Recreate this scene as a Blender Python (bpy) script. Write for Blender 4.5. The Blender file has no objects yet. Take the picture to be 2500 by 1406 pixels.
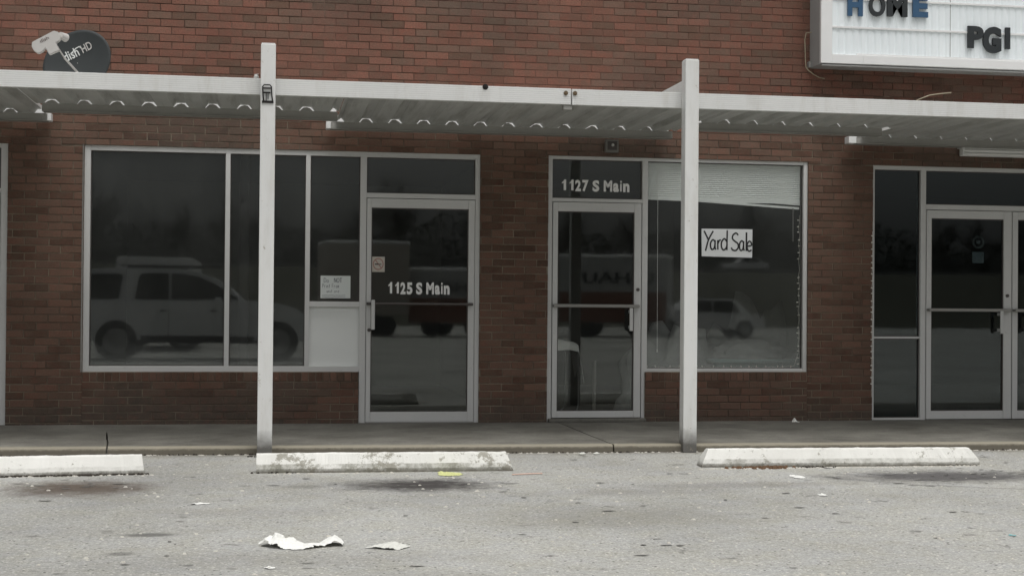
import bpy, bmesh, math, random
from mathutils import Vector, Matrix, noise
R = math.radians
rnd = random.Random(7)
sc = bpy.context.scene
col = sc.collection

# ------------------------------------------------------------------ camera
cam_d = bpy.data.cameras.new("camera"); cam = bpy.data.objects.new("camera", cam_d); col.objects.link(cam)
cam_d.sensor_width = 36; cam_d.lens = 3500/2500*36; cam_d.clip_start = 0.05; cam_d.clip_end = 1500
YAW, PIT, ROL = 0.16673903773378426, 0.01011874756471852, 0.008197556821060395
fwd = Vector((math.sin(YAW)*math.cos(PIT), math.cos(YAW)*math.cos(PIT), math.sin(PIT)))
rt = Vector((math.cos(YAW), -math.sin(YAW), 0)); up = rt.cross(fwd)
r2 = math.cos(ROL)*rt + math.sin(ROL)*up; u2 = -math.sin(ROL)*rt + math.cos(ROL)*up
CAM = Vector((0, -13.547, 1.21))
m = Matrix((( r2.x, u2.x, -fwd.x, CAM.x), (r2.y, u2.y, -fwd.y, CAM.y), (r2.z, u2.z, -fwd.z, CAM.z), (0,0,0,1)))
cam.matrix_world = m
sc.camera = cam

# ------------------------------------------------------------------ light
SUN_EL, SUN_AZ = 70, 165          # azimuth measured clockwise from +Y
w = bpy.data.worlds.new("World"); sc.world = w; w.use_nodes = True
nt = w.node_tree; nt.nodes.clear()
sky = nt.nodes.new("ShaderNodeTexSky"); sky.sky_type = 'NISHITA'; sky.sun_disc = False
sky.sun_elevation = R(SUN_EL); sky.sun_rotation = R(SUN_AZ); sky.air_density = 1.0; sky.dust_density = 6.0; sky.ozone_density = 1.0
hs = nt.nodes.new("ShaderNodeHueSaturation"); hs.inputs['Saturation'].default_value = 0.12
bg = nt.nodes.new("ShaderNodeBackground"); bg.inputs['Strength'].default_value = 0.145
wo = nt.nodes.new("ShaderNodeOutputWorld")
nt.links.new(sky.outputs[0], hs.inputs['Color']); tc = nt.nodes.new("ShaderNodeTexCoord"); sx = nt.nodes.new("ShaderNodeSeparateXYZ"); nt.links.new(tc.outputs['Generated'], sx.inputs[0])
mr = nt.nodes.new("ShaderNodeMapRange"); nt.links.new(sx.outputs[2], mr.inputs[0]); mr.inputs[1].default_value = 0; mr.inputs[2].default_value = 1; mr.inputs[3].default_value = .66; mr.inputs[4].default_value = 1.75   # cloud deck is brighter overhead
mm = nt.nodes.new("ShaderNodeVectorMath"); mm.operation = 'SCALE'; nt.links.new(hs.outputs[0], mm.inputs[0]); nt.links.new(mr.outputs[0], mm.inputs['Scale'])
nt.links.new(mm.outputs[0], bg.inputs[0]); nt.links.new(bg.outputs[0], wo.inputs[0])
sl = bpy.data.lights.new("sun", 'SUN'); sl.energy = 0.55; sl.angle = R(32); sl.color = (1.0, 0.97, 0.93)
so = bpy.data.objects.new("sun", sl); col.objects.link(so)
sd = Vector((math.sin(R(SUN_AZ))*math.cos(R(SUN_EL)), math.cos(R(SUN_AZ))*math.cos(R(SUN_EL)), math.sin(R(SUN_EL))))
so.rotation_euler = sd.to_track_quat('Z', 'Y').to_euler()
so.location = sd*60
vs = sc.view_settings; vs.view_transform = 'Standard'; vs.look = 'None'; vs.gamma = 1; vs.exposure = -0.49

# ------------------------------------------------------------------ mesh + object helpers
class MB:
    def __init__(s): s.v = []; s.f = []; s.mi = []; s.c = []; s.m = 0; s.col = (1,1,1)
    def add(s, vs_, fs):
        n = len(s.v); s.v += [tuple(p) for p in vs_]
        for f in fs: s.f.append([n+i for i in f]); s.mi.append(s.m); s.c.append(s.col)
        return s
    def box(s, x0, x1, y0, y1, z0, z1, bev=0.0):
        if bev <= 0:
            return s.add([(x0,y0,z0),(x1,y0,z0),(x1,y1,z0),(x0,y1,z0),(x0,y0,z1),(x1,y0,z1),(x1,y1,z1),(x0,y1,z1)],
                  [(0,1,5,4),(1,2,6,5),(2,3,7,6),(3,0,4,7),(4,5,6,7),(3,2,1,0)])
        bm = bmesh.new(); bmesh.ops.create_cube(bm, size=1)
        for v in bm.verts: v.co = Vector(((x0+x1)/2+v.co.x*(x1-x0), (y0+y1)/2+v.co.y*(y1-y0), (z0+z1)/2+v.co.z*(z1-z0)))
        b = min(bev, .45*min(x1-x0, y1-y0, z1-z0))
        bmesh.ops.bevel(bm, geom=bm.edges[:], offset=b, segments=2, affect='EDGES', profile=.5)
        return s.bm(bm)
    def bm(s, b):
        b.verts.ensure_lookup_table(); b.verts.index_update()
        s.add([v.co[:] for v in b.verts], [[v.index for v in f.verts] for f in b.faces]); b.free(); return s
    def tube(s, pts, r, n=8, cap=True):
        pts = [Vector(p) for p in pts]; rs = r if isinstance(r, (list, tuple)) else [r]*len(pts)
        base = len(s.v); prev = None
        for i, p in enumerate(pts):
            t = (pts[min(i+1, len(pts)-1)]-pts[max(i-1, 0)]).normalized()
            if prev is None:
                a = t.cross(Vector((0,0,1)));
                if a.length < .01: a = t.cross(Vector((0,1,0)))
            else: a = prev - t*prev.dot(t)
            a.normalize(); prev = a; b = t.cross(a)
            for k in range(n):
                q = 2*math.pi*k/n; s.v.append(tuple(p+(a*math.cos(q)+b*math.sin(q))*rs[i]))
        for i in range(len(pts)-1):
            for k in range(n):
                s.f.append([base+i*n+k, base+i*n+(k+1)%n, base+(i+1)*n+(k+1)%n, base+(i+1)*n+k]); s.mi.append(s.m); s.c.append(s.col)
        if cap:
            for q in (range(n-1, -1, -1), range((len(pts)-1)*n, len(pts)*n)):
                s.f.append([base+k for k in q]); s.mi.append(s.m); s.c.append(s.col)
        return s
    def prism(s, poly, y0, y1):            # polygon in XZ extruded along Y
        n = len(poly); vs_ = [(x,y0,z) for x,z in poly]+[(x,y1,z) for x,z in poly]
        return s.add(vs_, [list(range(n)), list(range(2*n-1, n-1, -1))]+[[i, i+n, (i+1)%n+n, (i+1)%n] for i in range(n)])
    def xf(s, M): s.v = [tuple(M @ Vector(p)) for p in s.v]; return s

ORG = {}
def link(name, mb, mats, parent=None, smooth=False, org=None, colattr=False):
    o0 = ORG.get(parent.name, Vector((0,0,0))) if parent else (Vector(org) if org else Vector((0,0,0)))
    me = bpy.data.meshes.new(name); me.from_pydata([tuple(Vector(p)-o0) for p in mb.v], [], mb.f)
    if not isinstance(mats, (list, tuple)): mats = [mats]
    for mt in mats: me.materials.append(mt)
    me.polygons.foreach_set("material_index", mb.mi)
    if smooth: me.polygons.foreach_set("use_smooth", [True]*len(mb.f))
    if colattr:
        at = me.color_attributes.new("Tint", 'FLOAT_COLOR', 'CORNER'); d = []
        for f, c in zip(mb.f, mb.c): d += [c[0], c[1], c[2], 1]*len(f)
        at.data.foreach_set("color", d)
    bmx = bmesh.new(); bmx.from_mesh(me); bmesh.ops.recalc_face_normals(bmx, faces=bmx.faces[:]) if not colattr else None
    bmx.to_mesh(me); bmx.free(); me.update()
    ob = bpy.data.objects.new(name, me); col.objects.link(ob)
    if parent: ob.parent = parent
    else: ob.location = o0
    ORG[ob.name] = o0
    return ob
def thing(name, label, cat, loc=(0,0,0), group=None):
    o = bpy.data.objects.new(name, None); col.objects.link(o); o.location = loc; o.empty_display_size = .1
    ORG[o.name] = Vector(loc); return tag(o, label, cat, group)
def tag(o, label, cat=None, group=None, kind=None):
    o['label'] = label
    if cat: o['category'] = cat
    if group: o['group'] = group
    if kind: o['kind'] = kind
    return o
def struct(name, mb, mats, **k):
    o = link(name, mb, mats, **k); o['kind'] = 'structure'; return o

def text_mb(s, x0, x1, z0, h, y, ext=.002, off=0.0, rot=0, spacing=1.0):
    """lettering in the XZ plane facing -Y, fitted to x0..x1 wide and cap height h"""
    cu = bpy.data.curves.new("t", 'FONT'); cu.body = s; cu.size = 1; cu.extrude = ext; cu.offset = off; cu.space_character = spacing; cu.resolution_u = 4
    o = bpy.data.objects.new("t", cu); col.objects.link(o)
    dg = bpy.context.evaluated_depsgraph_get(); me = bpy.data.meshes.new_from_object(o.evaluated_get(dg))
    vv = [v.co.copy() for v in me.vertices]; ff = [list(p.vertices) for p in me.polygons]
    bpy.data.objects.remove(o); bpy.data.curves.remove(cu); bpy.data.meshes.remove(me)
    ax = min(v.x for v in vv); bx = max(v.x for v in vv); hy = max(v.y for v in vv); sx = (x1-x0)/(bx-ax); sy = h/(hy)
    mb = MB(); c, sn = math.cos(rot), math.sin(rot)
    P = []
    for v in vv:
        px, pz = (v.x-ax)*sx, v.y*sy
        P.append((x0+px*c-pz*sn, y-v.z, z0+px*sn+pz*c))
    return mb.add(P, ff)

# ------------------------------------------------------------------ materials
def mat(name, base=(.5,.5,.5), rough=.6, metal=0., spec=.5):
    mt = bpy.data.materials.new(name); mt.use_nodes = True; b = mt.node_tree.nodes['Principled BSDF']
    b.inputs['Base Color'].default_value = (*base, 1); b.inputs['Roughness'].default_value = rough
    b.inputs['Metallic'].default_value = metal; b.inputs['Specular IOR Level'].default_value = spec
    return mt
class N:
    def __init__(s, mt): s.mt = mt; s.t = mt.node_tree; s.b = s.t.nodes['Principled BSDF']; s._c = None
    def n(s, t, **k):
        x = s.t.nodes.new(t)
        for a, v in k.items(): setattr(x, a, v)
        return x
    def l(s, a, b): s.t.links.new(a, b)
    def co(s):
        if not s._c: s._c = s.n('ShaderNodeNewGeometry').outputs['Position']
        return s._c
    def scaled(s, v):
        x = s.n('ShaderNodeVectorMath', operation='MULTIPLY'); s.l(s.co(), x.inputs[0]); x.inputs[1].default_value = v; return x.outputs[0]
    def noise(s, scale, det=3, rough=.6, vec=None, dist=0):
        x = s.n('ShaderNodeTexNoise'); x.inputs['Scale'].default_value = scale; x.inputs['Detail'].default_value = det
        x.inputs['Roughness'].default_value = rough; x.inputs['Distortion'].default_value = dist
        s.l(vec or s.co(), x.inputs['Vector']); return x.outputs['Fac']
    def voro(s, scale, feat='F1', out='Distance', vec=None):
        x = s.n('ShaderNodeTexVoronoi', feature=feat); x.inputs['Scale'].default_value = scale; s.l(vec or s.co(), x.inputs['Vector']); return x.outputs[out]
    def ramp(s, f, stops):
        x = s.n('ShaderNodeValToRGB'); r = x.color_ramp
        while len(r.elements) < len(stops): r.elements.new(.5)
        for e, (p, c) in zip(r.elements, stops): e.position = p; e.color = (*c, 1) if isinstance(c, tuple) else (c, c, c, 1)
        s.l(f, x.inputs[0]); return x.outputs[0]
    def mix(s, f, a, b, mode='MIX'):
        x = s.n('ShaderNodeMix', data_type='RGBA', blend_type=mode)
        for i, v in ((0, f), (6, a), (7, b)):
            if isinstance(v, (int, float)): x.inputs[i].default_value = v if i == 0 else (v, v, v, 1)
            elif isinstance(v, tuple): x.inputs[i].default_value = (*v, 1)
            else: s.l(v, x.inputs[i])
        return x.outputs[2]
    def math(s, op, a, b=None, clamp=False):
        x = s.n('ShaderNodeMath', operation=op, use_clamp=clamp)
        for i, v in ((0, a), (1, b)):
            if v is None: continue
            if isinstance(v, (int, float)): x.inputs[i].default_value = v
            else: s.l(v, x.inputs[i])
        return x.outputs[0]
    def sep(s):
        x = s.n('ShaderNodeSeparateXYZ'); s.l(s.co(), x.inputs[0]); return x.outputs
    def base(s, c): s.l(c, s.b.inputs['Base Color'])
    def bump(s, h, st=.3, d=.01):
        x = s.n('ShaderNodeBump'); x.inputs['Strength'].default_value = st; x.inputs['Distance'].default_value = d
        s.l(h, x.inputs['Height']); s.l(x.outputs[0], s.b.inputs['Normal'])
    def rough(s, r): s.l(r, s.b.inputs['Roughness'])

# brick
M = {}
mt = mat("brick", rough=.92, spec=.25); q = N(mt); at = q.n('ShaderNodeAttribute', attribute_name="Tint")
c = q.mix(q.ramp(q.noise(8, 5, .75), [(.36, .0), (.66, .55)]), at.outputs['Color'], (.135,.105,.078))
c = q.mix(q.ramp(q.noise(13, 4, .75), [(.50, .0), (.72, .30)]), c, (.26,.095,.07))
c = q.mix(1, c, q.ramp(q.noise(70, 3, .7), [(.3, .80), (.7, 1.18)]), 'MULTIPLY')
c = q.mix(1, c, q.ramp(q.noise(.9, 3, .6), [(.3, .84), (.7, 1.14)]), 'MULTIPLY')
c = q.mix(q.ramp(q.noise(26, 2, .5), [(.735, .0), (.80, .55)]), c, (.36,.29,.22))
q.base(c); q.bump(q.noise(90, 4, .7), .5, .004); M['brick'] = mt
mt = mat("mortar", rough=.95, spec=.2); q = N(mt); z = q.sep()[2]
upm = q.math('GREATER_THAN', z, 2.9)
pale = q.mix(q.noise(22, 4, .7), (.16,.13,.095), (.36,.31,.24))
dk0 = q.mix(q.ramp(q.noise(.55, 3, .6), [(.46, .0), (.56, 1.)]), (.215,.125,.095), (.105,.066,.050))
dark = q.mix(q.ramp(q.noise(3.1, 4, .7), [(.56, .0), (.66, .6)]), dk0, (.30,.23,.18))
lowd = q.ramp(q.noise(1.6, 3, .6), [(.42, .75), (.60, .0)])
q.base(q.mix(upm, q.mix(lowd, pale, (.085,.062,.048)), dark)); q.bump(q.noise(120, 3), .4, .003); M['mortar'] = mt
# aluminium storefront
mt = mat("painted_aluminium", rough=.45, spec=.4); q = N(mt)
c = q.mix(q.noise(1.3, 5, .65), (.54,.545,.535), (.68,.68,.665)); c = q.mix(q.ramp(q.noise(35, 4, .7), [(.62, .0), (.8, .35)]), c, (.20,.19,.17))
q.base(c); q.bump(q.noise(12, 3), .1, .003); M['alu'] = mt
mt = mat("anodised_bar", (.28,.275,.26), .35, .7); M['bar'] = mt
mt = mat("dark_bar", (.10,.09,.085), .4, .6); M['darkbar'] = mt
# white painted metal (posts, fascia) with dirt
def white_metal(nm, grooves=False, postdirt=False):
    mt = mat(nm, rough=.5, spec=.35); q = N(mt)
    c = q.mix(q.noise(1.1, 5, .6), (.66,.67,.655), (.80,.80,.78))
    c = q.mix(q.ramp(q.noise(1, 5, .7, q.scaled((7, 7, 1.2))), [(.50, .0), (.78, .40)]), c, (.44,.415,.35))
    c = q.mix(q.ramp(q.noise(38, 4, .75), [(.70, .0), (.78, .65)]), c, (.18,.17,.15))
    if grooves:
        zz = q.sep()[2]; f = q.math('FRACT', q.math('MULTIPLY', q.math('SUBTRACT', zz, 2.82), 1/.0165))
        g = q.ramp(f, [(.0, .0), (.10, 1.0), (.9, 1.0), (1., .0)])
        c = q.mix(1, c, q.ramp(g, [(0, .66), (1, 1.)]), 'MULTIPLY'); q.bump(g, .6, .003)
    if postdirt:
        zz = q.sep()[2]; a = q.math('ADD', zz, q.math('MULTIPLY', q.noise(9, 4, .7), .12)); f = q.ramp(a, [(.13, .92), (.27, .0)])
        c = q.mix(f, c, (.085,.08,.07))
        c = q.mix(q.ramp(q.noise(17, 5, .8), [(.63, .0), (.70, .7)]), c, (.34,.30,.24))
    q.base(c); return mt
M['fascia'] = white_metal("ribbed_white_fascia", grooves=True)
M['post'] = white_metal("white_post_paint", postdirt=True)
M['white'] = white_metal("white_sheet_metal")
mt = mat("soffit_metal", rough=.5, spec=.3); q = N(mt)
c = q.mix(q.noise(2, 4, .6), (.47,.475,.455), (.64,.645,.62)); c = q.mix(q.ramp(q.noise(1, 4, .7, q.scaled((14, 1.2, 1))), [(.48, .0), (.74, .6)]), c, (.24,.235,.2)); q.base(c); M['soffit'] = mt
mt = mat("gutter_paint", rough=.6, spec=.3); q = N(mt); q.base(q.mix(q.noise(3, 5, .7), (.24,.235,.215), (.36,.355,.33))); M['gutter'] = mt
M['brightwhite'] = mat("bright_white", (.82,.82,.80), .4)
# glass
def glass(nm, tint, haze=0.0, smear_glare_amt=1.0):
    mt = bpy.data.materials.new(nm); mt.use_nodes = True; t = mt.node_tree; t.nodes.clear(); q = N.__new__(N); q.mt = mt; q.t = t; q.b = None; q._c = None
    fr = q.n('ShaderNodeFresnel'); bf = q.n('ShaderNodeNewGeometry').outputs['Backfacing']; q.l(q.math('ADD', q.math('MULTIPLY', bf, 1/1.6-1.6), 1.6), fr.inputs[0])
    tr = q.n('ShaderNodeBsdfTransparent'); tr.inputs[0].default_value = (*tint, 1)
    gl = q.n('ShaderNodeBsdfGlossy'); gl.inputs['Roughness'].default_value = .022; gl.inputs[0].default_value = (.93,.97,.95,1)
    bp = q.n('ShaderNodeBump'); bp.inputs['Strength'].default_value = .05; bp.inputs['Distance'].default_value = .004
    q.l(q.noise(1.4, 1, .4), bp.inputs['Height']); q.l(bp.outputs[0], gl.inputs['Normal'])
    mx = q.n('ShaderNodeMixShader'); q.l(fr.outputs[0], mx.inputs[0]); q.l(tr.outputs[0], mx.inputs[1]); q.l(gl.outputs[0], mx.inputs[2])
    df = q.n('ShaderNodeBsdfDiffuse'); df.inputs[0].default_value = (.5,.52,.5,1)
    m2 = q.n('ShaderNodeMixShader')
    zz = q.sep()[2]; low = q.ramp(q.math('ADD', zz, q.math('MULTIPLY', q.noise(7, 4, .7), .25)), [(.72, .11*haze), (.94, .0)])
    film = q.ramp(q.noise(2.2, 5, .65, q.scaled((1, 1, .5))), [(.35, .014*smear_glare_amt), (.75, .042*smear_glare_amt)])  # pale smears, their diffuse strength raised to paint in glare on the glass
    f = q.math('ADD', q.math('MULTIPLY', low, 1.0), film)
    q.l(f, m2.inputs[0]); q.l(mx.outputs[0], m2.inputs[1]); q.l(df.outputs[0], m2.inputs[2])
    o = q.n('ShaderNodeOutputMaterial'); q.l(m2.outputs[0], o.inputs[0]); return mt
M['glass'] = glass("shop_glass", (.945,.952,.945), 1.0)
M['glassdoor'] = glass("door_glass", (.94,.95,.94), .0, .35)
M['glassdark'] = glass("dark_tinted_glass", (.62,.68,.70), .0, .15)
# ground
STAINS = []
def ground_mat():
    mt = mat("old_pale_asphalt", rough=.93, spec=.2); q = N(mt); s = q.sep()
    c = q.mix(q.noise(.55, 5, .6), (.31,.31,.297), (.44,.44,.42))
    c = q.mix(q.ramp(q.noise(3.2, 4, .65), [(.35, .0), (.68, .65)]), c, (.345,.335,.28))
    c = q.mix(1, c, q.ramp(q.noise(34, 5, .85), [(.30, .62), (.5, 1.0), (.70, 1.38)]), 'MULTIPLY')
    c = q.mix(1, c, q.ramp(q.noise(95, 3, .8), [(.3, .72), (.7, 1.28)]), 'MULTIPLY')
    sp = q.voro(30, 'F1', 'Distance'); c = q.mix(q.ramp(sp, [(.14, .9), (.22, .0)]), c, (.62,.60,.55))
    sp = q.voro(19, 'F1', 'Distance', q.scaled((1,.8,1))); c = q.mix(q.ramp(sp, [(.09, .9), (.15, .0)]), c, (.07,.068,.062))
    c = q.mix(1, c, q.ramp(q.noise(.33, 4, .6), [(.32, .76), (.5, 1.0), (.66, 1.12)]), 'MULTIPLY')
    wv_ = q.n('ShaderNodeVectorMath', operation='ADD'); q.l(q.co(), wv_.inputs[0]); nv = q.n('ShaderNodeTexNoise'); nv.inputs['Scale'].default_value = 9; nv.inputs['Detail'].default_value = 4; q.l(q.co(), nv.inputs['Vector'])
    sv = q.n('ShaderNodeVectorMath', operation='SCALE'); q.l(nv.outputs['Color'], sv.inputs[0]); sv.inputs['Scale'].default_value = .22; q.l(sv.outputs[0], wv_.inputs[1])
    for (sca, thr, colr, am) in ((2.7, .085, (.12,.118,.108), .75), (4.3, .060, (.10,.095,.085), .8), (1.7, .07, (.17,.165,.15), .6), (3.1, .040, (.62,.60,.56), .7)):
        vo = q.voro(sca, 'F1', 'Distance', wv_.outputs[0]); wv2 = q.n('ShaderNodeVectorMath', operation='ADD'); q.l(wv_.outputs[0], wv2.inputs[0]); wv2.inputs[1].default_value = (sca*3.1, sca*1.7, 0); wv_ = wv2
        c = q.mix(q.ramp(vo, [(thr*.6, am), (thr*1.3, .0)]), c, colr)
    # thin wandering dark scars
    sc_ = q.noise(5, 4, .7, q.scaled((.55, 1.6, 1))); c = q.mix(q.ramp(sc_, [(.655, .0), (.69, .7), (.71, .0)]), c, (.10,.10,.095))
    warp = q.math('ADD', q.math('MULTIPLY', q.math('SUBTRACT', q.noise(4.5, 5, .75), .5), 2.0), q.math('MULTIPLY', q.math('SUBTRACT', q.noise(6, 5, .8, q.scaled((1.3, 5, 1))), .5), 1.9))
    for (x, y, rx, ry, a, colr, soft) in STAINS:
        dx = q.math('DIVIDE', q.math('SUBTRACT', s[0], x), rx); dy = q.math('DIVIDE', q.math('SUBTRACT', s[1], y), ry)
        d = q.math('SQRT', q.math('ADD', q.math('MULTIPLY', dx, dx), q.math('MULTIPLY', dy, dy)))
        d = q.math('ADD', d, q.math('MULTIPLY', warp, soft))
        c = q.mix(q.ramp(d, [(.55-.35*soft, a), (1.05, .0)]), c, colr)
    # dirt strip along the kerb
    e = q.math('ADD', q.math('ADD', s[1], q.math('MULTIPLY', s[0], .030)), q.math('MULTIPLY', q.noise(8, 4, .7), .25))
    c = q.mix(q.ramp(q.math('MULTIPLY', q.math('ADD', e, 2.6), 1.), [(.42, .0), (.60, .55)]), c, (.15,.135,.105))
    q.base(c); q.bump(q.mix(.5, q.noise(55, 4, .8), q.voro(60)), .7, .008); return mt
STAINS += [(-1.2,-4.03,.60,.50,.9,(.095,.072,.056),.6), (1.0,-4.08,.66,.42,.97,(.055,.05,.048),.6), (.22,-4.1,.2,.12,.4,(.12,.115,.1),.5),
           (4.75,-4.0,1.05,.46,.9,(.085,.08,.08),.6), (3.1,-4.3,.9,.22,.35,(.14,.13,.12),.6), (-.2,-5.2,.8,.3,.25,(.16,.155,.14),.6), (-.6,-5.95,.17,.075,.75,(.10,.098,.09),.12), (-.695,-6.5,.085,.065,.6,(.11,.108,.1),.12),
           (-1.18,-5.93,.05,.035,.6,(.11,.108,.1),.12), (2.3,-4.6,.9,.2,.25,(.14,.13,.115),.6), (1.9,-5.6,1.2,.55,.28,(.20,.19,.15),.6),(.2,-6.75,1.3,.3,.2,(.16,.155,.14),.6)]
M['asphalt'] = ground_mat()
mt = mat("sidewalk_concrete", rough=.9, spec=.2); q = N(mt); s = q.sep()
c = q.mix(q.ramp(q.noise(1.3, 5, .7), [(.3, .0), (.7, 1.)]), (.115,.110,.094), (.235,.228,.200)); c = q.mix(q.ramp(q.noise(4.5, 5, .75), [(.52, .0), (.66, .5)]), c, (.10,.097,.088)); c = q.mix(1, c, q.ramp(q.noise(60, 4, .8), [(.3, .8), (.7, 1.2)]), 'MULTIPLY')
e = q.math('ADD', s[1], q.math('MULTIPLY', s[0], .030))
lip = q.ramp(q.math('ADD', e, q.math('MULTIPLY', q.noise(14, 4, .8), .16)), [(.0, .0), (1., .0)])
ed = q.ramp(q.math('MULTIPLY', q.math('ADD', q.math('ADD', e, 2.10), q.math('MULTIPLY', q.noise(14, 4, .8), -.08)), 6), [(.0, .75), (.5, .0)])
c = q.mix(ed, c, (.34,.31,.24))
zf = q.ramp(q.math('ADD', s[2], q.math('MULTIPLY', q.noise(18, 4, .8), .03)), [(.052, .8), (.066, .0)])
c = q.mix(zf, c, (.10,.09,.072))
wl = q.ramp(q.math('ADD', s[1], q.math('MULTIPLY', q.noise(3, 4, .7), .4)), [(.0, .0), (.35, .5)])
c = q.mix(wl, c, (.11,.108,.098))
q.base(c); q.bump(q.noise(60, 4, .8), .5, .005); M['walk'] = mt
def worn_paint(nm, wear, x0, grime):
    mt = mat(nm, rough=.75, spec=.25); q = N(mt); s = q.sep()
    c = q.mix(q.noise(2.3, 5, .6), (.66,.655,.61), (.84,.835,.79))
    wv = q.noise(15, 6, .8, q.scaled((.8, 1, 1)))
    big = q.math('MULTIPLY', q.ramp(q.noise(1.6, 2, .5, q.scaled((1,.4,.4))), [(.45, .0), (.62, 1.)]), wear)
    th = q.math('ADD', wv, q.math('MULTIPLY', big, .17))
    c = q.mix(q.ramp(th, [(.62, .0), (.67, .85)]), c, (.30,.285,.235))
    zz = q.math('ADD', s[2], q.math('MULTIPLY', q.noise(22, 4, .8), .05))
    c = q.mix(q.ramp(zz, [(.030, .9), (.058, .0)]), c, (.13,.115,.09))
    lf = q.math('MULTIPLY', q.ramp(q.noise(4, 5, .8), [(.42, .0), (.62, 1.)]), q.math('MULTIPLY', q.math('LESS_THAN', s[2], .062), grime))
    c = q.mix(lf, c, (.27,.265,.22))
    q.base(c); q.bump(th, .5, .006); return mt
M['stopA'] = worn_paint("worn_white_kerb_paint", .35, 0, .3)
M['stopB'] = worn_paint("heavily_worn_white_kerb_paint", 1.0, 0, .9)
M['stopC'] = worn_paint("chipped_white_kerb_paint", .5, 0, .5)
def simple(nm, a, b, sc_, rough=.8, bump=0, spec=.3):
    mt = mat(nm, rough=rough, spec=spec); q = N(mt); q.base(q.mix(q.noise(sc_, 4, .65), a, b))
    if bump: q.bump(q.noise(sc_*3, 4, .7), bump, .005)
    return mt
M['litter'] = simple("litter_paper", (.70,.70,.66), (.84,.84,.80), 20, .85)
M['litter2'] = simple("dirty_paper", (.58,.58,.53), (.70,.70,.65), 20, .85)
M['yellow'] = simple("yellow_wrapper", (.50,.52,.20), (.68,.69,.34), 30, .6)
M['pink'] = simple("pink_straw", (.62,.40,.32), (.70,.52,.44), 30, .6)
M['teal'] = simple("teal_scrap", (.15,.50,.52), (.22,.58,.60), 30, .6)
M['dirt'] = simple("black_dirt", (.025,.021,.017), (.06,.05,.04), 40, .95, .6)
M['pit'] = simple('asphalt_pit', (.10,.098,.09), (.19,.185,.17), 25, .95)
M['chips'] = simple("pale_gravel", (.35,.33,.28), (.70,.68,.62), 60, .9)
M['leaf'] = simple("dead_leaves", (.10,.06,.035), (.20,.12,.07), 50, .9)
M['dish'] = simple("grey_dish_enamel", (.036,.042,.043), (.055,.060,.060), 4, .55)
M['lnb'] = simple("lnb_plastic", (.50,.485,.46), (.60,.585,.56), 6, .5)
M['logo'] = mat("white_print", (.72,.74,.72), .6)
M['logo2'] = mat("small_dark_print", (.18,.15,.14), .6)
M['vinyl'] = mat("white_vinyl_lettering", (.88,.88,.86), .6)
M['black'] = mat("black_marker", (.012,.012,.013), .7)
M['letterblk'] = simple("black_acrylic_letter", (.022,.026,.028), (.045,.05,.052), 9, .45)
M['letterblu'] = simple("blue_acrylic_letter", (.035,.085,.16), (.055,.12,.21), 9, .4)
M['signpanel'] = simple("translucent_sign_panel", (.78,.84,.86), (.88,.92,.93), 2.5, .45)
M['signframe'] = simple("sign_frame_paint", (.72,.72,.71), (.84,.84,.83), 3, .45)
M['signside'] = simple("sign_cabinet_grey", (.30,.30,.29), (.38,.38,.37), 3, .55)
M['wire'] = simple("old_tan_cable", (.26,.22,.15), (.42,.37,.27), 30, .7)
M['paper'] = simple("white_card", (.60,.64,.62), (.70,.73,.71), 4, .8)
M['poster'] = simple("poster_board", (.66,.68,.68), (.74,.76,.76), 4, .8)
M['pen'] = mat("thin_pen_ink", (.10,.11,.13), .8)
M['sticker'] = mat("cream_sticker", (.55,.51,.45), .6)
M['red'] = mat("faded_red_print", (.42,.24,.21), .7)
M['blind'] = simple("blind_slat", (.80,.83,.815), (.87,.89,.88), 3, .5)
M['bulb'] = mat("string_light_bulb", (.85,.82,.75), .3)
M['panel'] = simple("white_infill_panel", (.74,.76,.74), (.82,.84,.82), 1.5, .6)
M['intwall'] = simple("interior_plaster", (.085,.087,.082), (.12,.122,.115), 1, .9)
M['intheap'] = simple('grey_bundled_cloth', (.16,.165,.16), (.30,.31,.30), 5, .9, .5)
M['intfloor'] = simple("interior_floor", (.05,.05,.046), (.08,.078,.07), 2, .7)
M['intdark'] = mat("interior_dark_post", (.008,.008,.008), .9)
M['cloth'] = simple("white_tablecloth", (.66,.66,.64), (.78,.78,.76), 8, .9)
M['tealcl'] = simple("pale_teal_plastic", (.20,.30,.285), (.27,.36,.345), 5, .6)
M['roof'] = simple("roof_membrane", (.10,.10,.10), (.16,.16,.155), 2, .9)
M['lampbox'] = simple("weathered_lamp_housing", (.16,.155,.14), (.22,.215,.2), 10, .6)
M['lens'] = mat("clear_lamp_lens", (.55,.55,.52), .15)
M['rust'] = simple("rusty_bolt", (.10,.065,.035), (.20,.15,.09), 60, .7)
M['iron'] = mat("black_iron", (.03,.028,.027), .5, .6)
M['grass'] = simple("winter_grass", (.028,.032,.018), (.055,.05,.03), 1.2, .95, .5)
M['bark'] = simple("grey_bark", (.045,.038,.03), (.09,.08,.065), 12, .95)
M['road'] = simple("road_asphalt", (.20,.20,.19), (.27,.27,.26), 3, .9)
M['cars_silver'] = simple("silver_car_paint", (.68,.685,.68), (.74,.745,.74), 2, .35)
M['cars_white'] = simple("white_car_paint", (.72,.72,.71), (.78,.78,.77), 2, .3)
M['orange'] = simple("orange_trailer_stripe", (.17,.075,.05), (.21,.09,.06), 2, .5)
M['boxgrey'] = simple('trailer_body_grey', (.34,.34,.335), (.42,.42,.41), 2, .6)
M['boxtan'] = simple("tan_box_body", (.36,.32,.28), (.42,.38,.34), 2, .6)
M['tyre'] = mat("tyre_rubber", (.02,.02,.02), .85)
M['carglass'] = mat("dark_car_glass", (.01,.011,.012), .08)
M['rim'] = mat("alloy_rim", (.35,.35,.35), .35, .8)

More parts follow.
